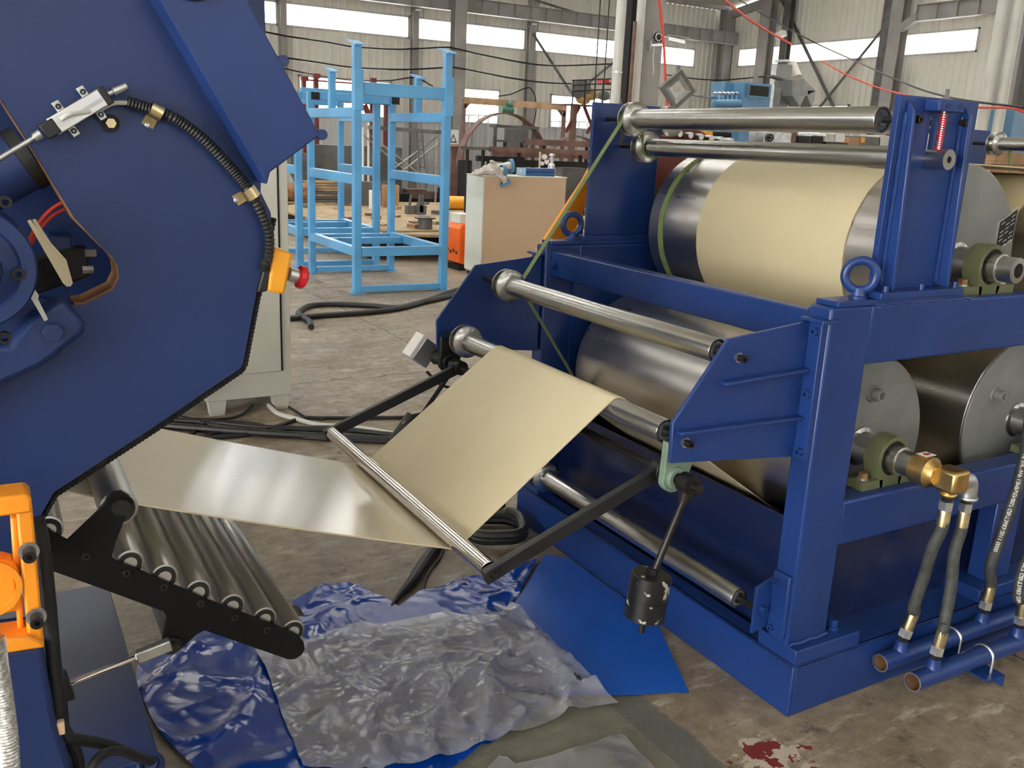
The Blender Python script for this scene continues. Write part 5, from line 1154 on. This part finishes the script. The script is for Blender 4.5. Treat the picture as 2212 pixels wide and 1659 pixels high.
# big rusty rings
def bigring(cu, cv, y, ru, lab, w=.30):
    R = at(cu, cv-ru, 'y', y).z/2; c = at(cu, cv, 'y', y); c.z = R
    ax = V((.06, -1, 0)).normalized(); b = MB(); b.pipe(c-ax*w/2, c+ax*w/2, R, R-.025, 56); return b.build('steel_ring', BROWNSTEEL, None, label=lab, cat='ring')
bigring(1088, 330, 17.2, 87, 'big rusty steel ring standing on edge behind the gloves', .22)
bigring(1242, 353, 17.5, 60, 'smaller dark steel ring behind the brown tubes', .16)
# brown rectangular tubes and rods on trestles
def tubebar(u0, v0, u1, v1, y, h, lab, m=BROWNSTEEL, open_=True):
    a, c = at(u0, v0, 'y', y), at(u1, v1, 'y', y); c.z = a.z - .0; b = MB(); b.bar(a, c, h, h); o_ = b.build('steel_tube', m, None, smooth=0, label=lab, cat='tube')
    for t_ in (.25, .8):
        g_ = a.lerp(c, t_); zb = .356 if g_.x < 9.66 else 0.0
        b = MB(); b.box(g_.x-.02, g_.x+.02, y-.03, y+.03, zb, g_.z-h/2); b.build('support_foot', DARK, o_, smooth=0)
    if open_:
        b = MB(); d = (c-a).normalized(); b.bar(a-d*.004, a+d*.01, h*.62, h*.62); b.build('tube_bore', DARK, o_, smooth=0)
tubebar(1133, 306, 1300, 313, 14.0, .10, 'upper brown rectangular tube pointing at the column')
tubebar(1058, 322, 1300, 328, 13.6, .085, 'lower brown rectangular tube above the gas regulator')
tubebar(1062, 332, 1300, 338, 13.8, .07, 'brown channel just under the lower tube', open_=False)
tubebar(1074, 304, 1140, 308, 14.6, .035, 'thin dark rod left of the upper brown tube', DARKSTEEL, False)
tubebar(994, 319, 1056, 325, 14.0, .05, 'dark flat rod left of the lower brown tube', DARKSTEEL, False)
tubebar(1030, 342, 1130, 346, 14.2, .09, 'black beam behind the gloves', DARK, False)
tubebar(1100, 352, 1300, 352, 14.4, .12, 'long black beam behind the toolbox', DARK, False)
panel('steel_sheet', 1094, 1140, 277, 330, 16.2, .08, DARKSTEEL, 'dark grey panel framed inside the big rusty ring', 'panel')
a, c = at(1072, 269, 'y', 16.5), at(1165, 273, 'y', 16.5)
ST = MB().box(a.x, c.x, 16.5, 16.8, a.z-.05, a.z).build('shelf_top', DARKSTEEL, None, smooth=0, label='dark flat shelf on two legs behind the big rusty ring', cat='shelf')
for x in (a.x+.05, c.x-.05): MB().box(x-.03, x+.03, 16.6, 16.66, .357 if x < 9.55 else 0, a.z-.05).build('shelf_leg', DARKSTEEL, ST, smooth=0)
# jib beam with green hoist
JB = thing('jib_crane', 'rusty jib beam with a green electric hoist in front of the low windows', 'crane', at(1002, 300, 'y', 19))
a, c = at(1000, 216, 'y', 19), at(1222, 232, 'y', 19); b = MB(); b.bar(a, V((c.x, 19, c.z)), .10, .14); b.build('jib_beam', PALERUST, JB, smooth=0)
for u, v0 in ((1002, 214), (1219, 232)):
    p = at(u, v0, 'y', 19); b = MB(); b.box(p.x-.04, p.x+.04, 18.96, 19.04, 0, p.z); b.build('jib_post', BROWNSTEEL, JB, smooth=0)
b = MB(); b.bar(at(1003, 232, 'y', 19), at(1014, 218, 'y', 19), .08, .08); b.build('jib_knee', BROWNSTEEL, JB, smooth=0); b = MB(); b.bar(at(1218, 250, 'y', 19), at(1207, 234, 'y', 19), .08, .08); b.build('jib_knee', BROWNSTEEL, JB, smooth=0)
p = at(1096, 237, 'y', 18.8); b = MB(); b.cyl(p+V((-.16, 0, 0)), p+V((.14, 0, 0)), .075, n=18); b.build('hoist_motor', GREENP, JB); b = MB(); b.ball(p+V((.05, 0, .12)), .09); b.build('hoist_gear', GREENP, JB)
b = MB(); b.cyl(p+V((-.02, 0, -.07)), p+V((-.02, 0, -.22)), .02, n=8); b.build('hoist_hook', GALV, JB)
# window railing seen through the low windows
for k, (u0, u1, v) in enumerate(((992, 1075, 248), (1190, 1270, 262))):
    a, c = at(u0, v, 'y', 23.4), at(u1, v+2, 'y', 23.4); RL = thing('railing', 'thin grey railing in front of the %s low window' % ('left' if k == 0 else 'right'), 'railing', (a.x, 23.4, 0))
    b = MB(); b.bar(a, c, .03, .03); b.build('rail', GALV, RL, smooth=0)
    for i in range(5): q = a.lerp(c, i/4); b = MB(); b.cyl((q.x, 23.4, 0), q, .018, n=8); b.build('rail_post', GALV, RL)
# platform with yellow machinery in a cage
YM = thing('caged_gearbox', 'ochre gearbox machinery on a high platform inside a dark rail cage', 'machine', at(1280, 300, 'y', 15.5))
def yb(u0, u1, v0, v1, y, th, nm, m): a, c = at(u0, v0, 'y', y), at(u1, v1, 'y', y); b = MB(); b.box(a.x, c.x, y, y+th, c.z, a.z); return b.build(nm, m, YM, smooth=0, bevel=.01)
yb(1235, 1322, 224, 230, 15.3, .9, 'deck', BROWNSTEEL)
for u, v, r, m in ((1262, 212, 12, OCHRE), (1278, 205, 10, OCHRE), (1256, 194, 17, DARKSTEEL), (1306, 208, 8, DARKSTEEL)):
    p = at(u, v, 'y', 15.6); R = at(u+r, v, 'y', 15.6).x-p.x; b = MB(); b.lathe(p+V((-.05, -.1, 0)), (.3, 1, .1), [(0, R*.6), (.02, R), (.22, R), (.24, R*.8), (.36, R*.5)], 20); b.build('gear_housing', m, YM)
for u in (1236, 1262, 1283, 1300, 1318):
    p, q = at(u, 228, 'y', 15.35), at(u, 172, 'y', 15.35); b = MB(); b.cyl(p, (p.x, 15.35, q.z), .015, n=8); b.build('cage_post', BOLT, YM)
for v in (173, 183, 196): a, c = at(1236, v+1, 'y', 15.35), at(1322, v-3, 'y', 15.35); b = MB(); b.cyl(a, c, .013, n=8); b.build('cage_rail', BOLT, YM)
a = at(1302, 174, 'y', 15.6); b = MB(); b.box(a.x, a.x+.16, 15.6, 15.8, a.z-.04, a.z+.04); b.build('red_cylinder', RED, YM, smooth=0)
for u0, v0, u1, v1 in ((1252, 230, 1222, 285), (1262, 230, 1285, 290), (1300, 230, 1268, 288), (1314, 230, 1318, 288)): a, c = at(u0, v0, 'y', 15.6), at(u1, v1, 'y', 15.6); b = MB(); b.bar(a, c, .05, .05); b.build('support_strut', REDOX, YM, smooth=0)
for u in (1240, 1318): a = at(u, 229, 'y', 15.6); b = MB(); b.box(a.x-.05, a.x+.05, 15.55, 15.65, 0, a.z); b.build('support_leg', BROWNSTEEL, YM, smooth=0)
# gas regulators on a bottle behind the cabinet
q = at(1166, 352, 'y', 11.6); GR = thing('gas_bottle', 'gas bottle with brass regulators and round gauge behind the toolbox', 'gas bottle', (q.x, 11.6, 0))
b = MB(); b.lathe((q.x, 11.6, .357), (0, 0, 1), [(0, .10), (.66, .10), (.77, .06), (.823, .035)], 24); b.build('bottle', DARKSTEEL, GR)
b = MB(); b.cyl((q.x, 11.6, 1.18), (q.x, 11.6, at(1165, 328, 'y', 11.6).z), .016, n=12); b.build('valve_stem', CABTAN, GR)
for u, v, r in ((1175, 339, .042), (1180, 350, .035), (1170, 353, .03)):
    p = at(u, v, 'y', 11.55); b = MB(); b.lathe(p, (-.2, -1, 0), [(-.02, r*.6), (0, r), (.03, r), (.032, r*.85)], 20); g = b.build('gauge', GALV, GR)
    b = MB(); pd = p+V((-.2, -1, 0)).normalized()*.0325; b.lathe(pd, (-.2, -1, 0), [(0, r*.8), (.002, r*.8)], 20); b.build('dial', WHITE, g)
p = at(1192, 350, 'y', 11.6); b = MB(); b.lathe((p.x, 11.6, p.z-.12), (0, 0, 1), [(0, .06), (.08, .05), (.1, .03), (.2, .028), (.21, .05), (.24, .03)], 14); b.build('valve_body', GALV, GR)

# ------------------------------------------------------------------ blue dust filter, hopper machine and the row of stock seen between the rollers
BF = thing('dust_filter', 'light blue dust filter unit with a dark window and a row of valves', 'machine', at(1600, 330, 'y', 14.2))
def bq(u0, u1, v0, v1, y, th, nm, m, bv=.006): a, c = at(u0, v0, 'y', y), at(u1, v1, 'y', y); b = MB(); b.box(a.x, c.x, y, y+th, c.z, a.z); return b.build(nm, m, BF, smooth=0, bevel=bv)
a, c = at(1608, 177, 'y', 14.0), at(1668, 182, 'y', 14.0); zt = a.z
b = MB(); b.box(a.x, c.x, 14.0, 14.9, 0, zt); b.build('filter_body', MBLUE, BF, smooth=0, bevel=.01)
a2 = at(1566, 178, 'y', 14.3); b = MB(); b.box(a2.x, a.x, 14.3, 14.7, at(1550, 212, 'y', 14.3).z, zt); b.build('filter_head', MBLUE, BF, smooth=0, bevel=.01)
b = MB(); b.box(a2.x+.1, a.x, 14.4, 14.7, 0, at(1550, 212, 'y', 14.3).z); b.build('filter_lower_body', MBLUE, BF, smooth=0, bevel=.01)
bq(1617, 1664, 181, 214, 13.97, .03, 'window_frame', MBLUE); bq(1621, 1660, 184, 209, 13.955, .03, 'dark_window', GLASSDARK)
p, q = at(1540, 223, 'y', 14.0), at(1600, 223, 'y', 14.0); b = MB(); b.lathe(p, q-p, [(0, .03), (.03, .075), ((q-p).length-.03, .075), ((q-p).length, .03)], 18); b.build('air_tank', MBLUE, BF)
for i in range(6):
    u = 1544+i*9.4; p = at(u, 203, 'y', 14.1); b = MB(); b.lathe(p+V((0, 0, -.02)), (0, -.3, 1), [(0, .03), (.03, .045), (.05, .045), (.06, .02)], 12); vv = b.build('pulse_valve', GALV, BF)
    b = MB(); e = at(u, 219, 'y', 14.0); b.cyl(p, e, .016, n=8); b.build('valve_pipe', MBLUE, vv)
for u0 in (1566, 1587): pp_ = at(u0, 228, 'y', 14.05); b = MB(); b.box(pp_.x-.02, pp_.x+.02, 14.05, 14.12, 0, pp_.z); b.build('tank_leg', MBLUE, BF, smooth=0)
pp_ = at(1575, 228, 'y', 14.05); b = MB(); b.box(pp_.x-.1, pp_.x+.12, 14.05, 14.1, pp_.z-.03, pp_.z+.02); b.build('tank_strap', MBLUE, BF, smooth=0)
HM = thing('hopper_machine', 'grey shot blasting tower with a steel hopper right of the blue filter', 'machine', at(1710, 330, 'y', 14.6))
a, c = at(1694, 138, 'y', 14.6), at(1712, 138, 'y', 14.6); b = MB(); b.box(a.x, c.x, 14.6, 14.8, 0, a.z); b.build('tower', CAST, HM, smooth=0)
a, c = at(1682, 140, 'y', 14.8), at(1696, 140, 'y', 14.8); b = MB(); b.box(a.x, c.x, 14.8, 15.0, 0, a.z); b.build('tower_side', GALV, HM, smooth=0)
a = at(1720, 155, 'y', 14.7); b = MB(); b.cyl(a+V((0, 0, -.15)), a+V((0, .2, .12)), .15, n=18); b.build('motor_hood', CABGREY, HM)
a = at(1698, 133, 'y', 14.6); b = MB(); b.box(a.x-.05, a.x+.25, 14.58, 14.9, a.z, a.z+.04); b.build('top_cap', GALV, HM, smooth=0)
hp = [at(u, v, 'y', 14.3) for u, v in ((1711, 172), (1736, 170), (1762, 196), (1745, 196), (1745, 207), (1712, 207))]
b = MB(); b.prism(hp, (0, .5, 0)); b.build('hopper', CAST, HM, smooth=0)
for pts in (((1712, 207), (1740, 207), (1728, 230)), ((1743, 206), (1762, 196), (1760, 215), (1753, 231))):
    b = MB(); b.prism([at(u, v, 'y', 14.3) for u, v in pts], (0, .3, 0)); b.build('hopper_spout', CAST, HM, smooth=0)
a, c = at(1664, 164, 'y', 14.6), at(1690, 173, 'y', 14.6); b = MB(); b.bar(a, c, .2, .03); b.build('side_chute', DARKSTEEL, HM, smooth=0)
random.seed(5)
bx0, bx1 = at(1500, 300, 'y', 10.5).x-.1, at(1925, 300, 'y', 10.5).x+.5
SH = thing('stock_bench', 'long dark bench behind the machine carrying the boxes seen between the rollers', 'bench', ((bx0+bx1)/2, 10.8, 0))
b = MB(); b.box(bx0, bx1, 10.4, 11.25, 1.10, 1.15); b.build('bench_top', DARKSTEEL, SH, smooth=0)
for x in (bx0+.1, (bx0+bx1)/2, bx1-.1):
    for y in (10.48, 11.17): b = MB(); b.box(x-.04, x+.04, y-.04, y+.04, 0, 1.10); b.build('bench_leg', DARKSTEEL, SH, smooth=0)
row = [(1506, 1518, 281, 310, CARD, 'pale carton', 'carton'), (1519, 1539, 283, 300, YELLOW, 'yellow spotted casing', 'casing'), (1541, 1579, 284, 310, DARK, 'dark open machine box', 'machine box'), (1549, 1580, 296, 312, MBLUE, 'light blue bracket', 'bracket'), (1652, 1672, 285, 310, GALV, 'round grey fan face', 'fan'), (1672, 1708, 285, 312, GALV, 'silvery wrapped bundle', 'bundle'), (1710, 1720, 285, 313, BROWNSTEEL, 'brown post', 'post'), (1720, 1746, 288, 313, DARKSTEEL, 'dark gear block left of pair', 'gear block'), (1750, 1776, 288, 314, DARKSTEEL, 'dark gear block right of pair', 'gear block'), (1784, 1804, 288, 306, CABGREY, 'beige switch box', 'switch box'), (1804, 1824, 284, 307, WHITE, 'bright white carton', 'carton'), (1786, 1832, 307, 313, BOLT, 'dark tray', 'tray'), (1834, 1858, 297, 315, CARD, 'brown carton', 'carton'), (1858, 1900, 294, 316, DARKSTEEL, 'grey plate stack with yellow paint', 'plate'), (1900, 1922, 292, 318, CABGREY, 'pale cabinet', 'cabinet')]
for i, (u0, u1, v0, v1, m, lab, cat) in enumerate(row):
    y = 10.5+(.36 if lab == 'dark open machine box' else 0); a, c = at(u0, v0, 'y', y), at(u1, v1, 'y', y)
    zb = at(u0, 307, 'y', y).z+.003 if lab in ('beige switch box', 'bright white carton') else 1.15; b = MB(); b.box(a.x, c.x, y, y+.33, zb, a.z); o_ = b.build(cat.replace(' ', '_'), m, None, smooth=0, bevel=.008, label=lab+' seen in the gap between the two upper guide rollers', cat=cat)
    if 'gear block' in lab:
        b = MB(); b.box(a.x+.03, c.x-.03, y-.03, y, c.z+.03, a.z-.05); b.build('block_window', DARK, o_, smooth=0)
        b = MB(); b.box(a.x-.01, c.x+.01, y-.05, y-.01, a.z-.03, a.z); b.build('block_rim', GALV, o_, smooth=0)
    if cat == 'fan':
        cc = (a+c)/2; b = MB(); b.torus((cc.x, y-.02, (a.z+at(u1, v1, 'y', y).z)/2), (0, 1, 0), .05, .012, 20, 8); b.ball((cc.x, y-.02, (a.z+c.z)/2), .022); b.build('fan_ring', BOLT, o_)
    if cat == 'plate':
        b = MB(); b.box(a.x+.02, a.x+.12, y-.006, y, a.z-.10, a.z-.02); b.build('paint_patch', YELLOW, o_, smooth=0)
b = MB(); a = at(2196, 262, 'y', 7.5); b.box(a.x-.09, a.x+.5, 7.5, 7.9, 0, at(2196, 236, 'y', 7.5).z); b.build('blue_machine_box', MBLUE, None, smooth=0, bevel=.01, label='light blue machine box at the right picture edge behind the roller', cat='machine')
for k in range(4):
    a = at(2150, 352, 'y', 6.6); b = MB(); b.box(a.x-.02+.01*k, a.x+1.0, 6.6, 7.2, a.z+.034*k-.008, a.z+.034*k+.024); b.build('timber_board', CARD, None, smooth=0, label='pale board in the stack right of the near upright plate, %s from the bottom' % ordn[k], cat='board', group='boards stacked at the right edge')
a = at(2150, 352, 'y', 6.6); b = MB(); b.box(a.x, a.x+1, 6.65, 7.15, 0, a.z-.01); b.build('board_crate', CARD, None, smooth=0, label='wooden crate under the boards at the right edge', cat='crate')
# mechanical clutter below the brown tubes, behind the cabinet
for i in range(14):
    u = 1205+i*4.6; q = at(u, 400, 'y', 12.8); b = MB(); b.bar((q.x, 12.85, .36), (q.x+.12, 13.1, 1.0+.1*(i % 3)), .03, .03); b.build('leaning_bar', BROWNSTEEL if i % 2 else DARKSTEEL, None, smooth=0, label='thin steel bar leaning behind the beige cabinet, %s from the left' % ordn[i], cat='bar', group='bars leaning behind the beige cabinet')
panel('sheet_stack', 1216, 1262, 362, 430, 12.5, .2, DARKSTEEL, 'dark stack of plates behind the orange brace', 'plates', .357)
for i in range(8):
    r_, c_ = divmod(i, 4); x = 7.75+c_*.60; y = 18.05+r_*.0+(.55 if r_ else 0)
    h_ = random.uniform(.2, .6); b = MB(); b.box(x-.28, x+.28, y, y+.35, 0, h_*.5); b.box(x-.27, x+.20, y+.04, y+.3, h_*.5, h_)
    b.build('steel_stock', random.choice((BROWNSTEEL, DARKSTEEL, DARK)), None, smooth=0, label='low block of steel stock behind the platform, %s in the %s row' % (ordn[c_], 'front' if r_ == 0 else 'rear'), cat='steel stock', group='steel stock behind the platform')

# ------------------------------------------------------------------ plastic film, cables and hose on the floor
def in_poly(x, y, P):
    c = False; n = len(P)
    for i in range(n):
        x1, y1 = P[i]; x2, y2 = P[(i+1) % n]
        if (y1 > y) != (y2 > y) and x < (x2-x1)*(y-y1)/(y2-y1)+x1: c = not c
    return c
def film_sheet(name, px, z, step, hfun, m, lab):
    P = [at(u, v, 'z', 0) for u, v in px]; P = [(p.x, p.y) for p in P]
    verts = []; n0 = 0
    for i in range(len(P)):
        a, c = P[i], P[(i+1) % len(P)]; L_ = math.hypot(c[0]-a[0], c[1]-a[1]); k = max(1, int(L_/step))
        for j in range(k): verts.append(Vector((a[0]+(c[0]-a[0])*j/k, a[1]+(c[1]-a[1])*j/k)))
    n0 = len(verts); edges = [(i, (i+1) % n0) for i in range(n0)]
    xs = [p[0] for p in P]; ys = [p[1] for p in P]; x = min(xs)
    r_ = 0
    yv = min(ys)
    while yv < max(ys):
        xv = min(xs) + (step/2 if r_ % 2 else 0)
        while xv < max(xs):
            if in_poly(xv, yv, P): verts.append(Vector((xv, yv)))
            xv += step
        yv += step*.87; r_ += 1
    vo, eo_, fo, *_ = delaunay_2d_cdt(verts, edges, [list(range(n0))], 1, 1e-5)
    b = MB(); vs = [b.bm.verts.new((v.x, v.y, z+hfun(v.x, v.y))) for v in vo]
    for f in fo:
        try: b.bm.faces.new([vs[i] for i in f])
        except ValueError: pass
    o = b.build(name, m, None, smooth=180, label=lab, cat='plastic film')
    if sum(f.normal.z*f.area for f in o.data.polygons) < 0: o.data.flip_normals()
    return o
def ridged(x, y, sc, seed):
    n = noise.noise(Vector((x*sc, y*sc, seed))); return (1-abs(n)*2.2)
def wr(amp, sc, seed, ang=0.6, st=3.0):
    ca, sa = math.cos(ang), math.sin(ang)
    def f(x, y):
        u, v = x*ca+y*sa, (-x*sa+y*ca)
        w = noise.noise(Vector((x*1.7, y*1.7, seed+4)))*.30
        return max(0, ridged(u+w, v*st, sc*.8, seed))**5*amp + max(0, ridged(x+w, y-w, sc*1.1, seed+7))**6*amp*.8 + (noise.noise(Vector((x*3, y*3, seed)))+1)*amp*.25 + abs(noise.noise(Vector((x*9, y*9, seed))))*amp*.10
    return f
wblue = wr(.015, 2.6, 3.1, .9, 2.2); wclear0 = wr(.014, 3.6, 21.7, .35, 2.4)
def wclear(x, y): return wblue(x, y)*.9 + wclear0(x, y)
film_sheet('blue_film', [(292, 1480), (297, 1440), (350, 1399), (434, 1358), (560, 1365), (658, 1340), (628, 1306), (655, 1290), (713, 1268), (748, 1260), (780, 1272), (800, 1288), (834, 1297), (860, 1314), (900, 1289), (1061, 1238), (1164, 1211), (1138, 1258), (1113, 1302), (1090, 1330), (1150, 1420), (1190, 1524), (1113, 1576), (1054, 1615), (983, 1659), (850, 1740), (500, 1740), (343, 1590), (316, 1532)], .003, .022, wblue, FILMBLUE, 'crumpled glossy blue plastic film on the floor under the roller frame')
film_sheet('blue_film', [(1177, 1200), (1230, 1209), (1300, 1260), (1422, 1353), (1455, 1427), (1489, 1500), (1330, 1506), (1178, 1509), (1110, 1460), (1070, 1380), (1112, 1304)], .004, .05, wr(.004, 1.6, 9.3), FILMBLUE2, 'flat matt blue plastic film beside the base of the cooling machine')
CF = film_sheet('clear_film', [(1106, 1312), (1188, 1391), (1256, 1459), (1335, 1530), (1285, 1537), (1227, 1554), (1113, 1599), (1022, 1632), (924, 1656), (820, 1690), (655, 1672), (609, 1555), (577, 1463), (551, 1423), (583, 1412), (661, 1393), (754, 1364), (820, 1359), (960, 1331), (1048, 1346), (1077, 1340)], .010, .018, wclear, FILMCLEAR, 'crinkled clear plastic film lying over the blue film')
film_sheet('clear_film', [(1054, 1662), (1077, 1638), (1095, 1640), (1113, 1656), (1181, 1641), (1260, 1618), (1338, 1596), (1350, 1598), (1406, 1658), (1470, 1740), (1030, 1740)], .006, .03, wr(.008, 2.4, 33.7), FILMCLEAR, 'small piece of clear film at the bottom edge of the picture')
def fcable(name, px, r, m, lab, cat='cable', lift=0.0):
    pts = [at(u, v, 'z', r+.001+lift) for u, v in px]; b = MB(); b.tube(spline(pts, 8), r, 9); return b.build(name, m, None, label=lab, cat=cat)
fcable('floor_cable', [(615, 689), (700, 681), (800, 674), (870, 664), (925, 648), (985, 627), (1060, 608)], .026, RUBBER, 'thick black cable crossing the floor behind the blue arm')
fcable('floor_cable', [(672, 706), (668, 694), (646, 680), (650, 670), (672, 660), (720, 657), (800, 660), (860, 664), (900, 655), (960, 642), (1010, 628)], .026, RUBBER, 'thick black cable with a sharp kink near the grey cabinet')
rows = [('floor_cable', [(300, 915), (420, 925), (560, 935), (700, 943), (860, 950), (960, 950)], .020, 'thickest black cable of the bundle in front of the grey cabinet'),
 ('floor_cable', [(330, 905), (450, 912), (560, 922), (650, 925), (760, 930), (900, 945)], .014, 'black cable lying second in the bundle near the grey cabinet'),
 ('floor_cable', [(430, 950), (455, 938), (500, 930), (580, 925), (650, 904), (700, 903), (800, 902), (880, 900), (930, 885), (970, 860)], .011, 'thin dark cable winding over the bundle to the right'),
 ('floor_cable', [(412, 940), (440, 918), (480, 912), (540, 915), (600, 925), (700, 930)], .011, 'thin black cable curling at the left of the bundle'),
 ('floor_cable', [(340, 900), (420, 905), (480, 905), (520, 897), (545, 876)], .008, 'thin cable running under the grey cabinet'),
 ('floor_cable', [(300, 925), (420, 945), (520, 940), (620, 928), (720, 924), (850, 940)], .012, 'black cable at the front of the bundle'),
 ('floor_cable', [(280, 895), (380, 900), (460, 918), (560, 930), (660, 945), (850, 955)], .012, 'black cable at the back of the bundle')]
for nm, p_, r, lab in rows: fcable(nm, p_, r, RUBBER, lab)
fcable('grey_conduit', [(580, 875), (600, 893), (640, 905), (690, 918), (760, 922), (860, 938)], .014, PIPEGREY, 'pale grey conduit lying from the grey cabinet foot to the right')
fcable('floor_cable', [(620, 876), (640, 888), (665, 902), (700, 906)], .006, RUBBER, 'very thin cable beside the right cabinet foot')
sl = [(842, 1318, .003), (858, 1292, .010), (885, 1262, .018), (905, 1232, .021), (930, 1195, .022), (955, 1168, .022), (1030, 1108, .022), (1085, 1088, .022)]
sp_ = spline([V((*at(u, v, 'z', r).xy, r+.001)) for u, v, r in sl], 8); b = MB(); b.tube(sp_, [max(.003, p.z-.001) for p in sp_], 10); b.build('sleeved_cable', RUBBER, None, label='black sleeved cable thinning out at the edge of the blue film', cat='cable')
fcable('floor_cable', [(912, 1284), (917, 1255), (930, 1230), (950, 1205), (960, 1180), (990, 1150)], .007, RUBBER, 'thin black lead beside the sleeved cable')
fcable('floor_cable', [(1390, 620), (1000, 585), (940, 575), (900, 572), (870, 560)], .012, PIPEGREY, 'pale cable lying in front of the orange welding machine') if False else None
# coiled hose by the machine base
cc = at(1095, 1140, 'z', .03); cc.x = min(cc.x, 1.75); pts = []
for i in range(0, 60):
    a = i*2*math.pi/28; r_ = .118+.008*math.sin(i*.9); pts.append(V((cc.x+r_*math.cos(a), cc.y+r_*1.05*math.sin(a), .024+.0007*i)))
b = MB(); b.tube(pts, .0215, 10); b.build('coiled_hose', RUBBER, None, label='black corrugated hose coiled on the floor at the machine base', cat='hose')
for (u0, v0, u1, v1) in ((1241, 1459, 1246, 1466), (1246, 1466, 1252, 1462), (1246, 1470, 1256, 1468), (1250, 1464, 1254, 1474)):
    p, q = at(u0, v0, 'z', .03), at(u1, v1, 'z', .03)
    for w_ in (p, q): w_.z = .0125+wclear(w_.x, w_.y)
    b = MB(); b.tube([p, q], .0028, 5); b.build('pen_mark', BLACK, CF)
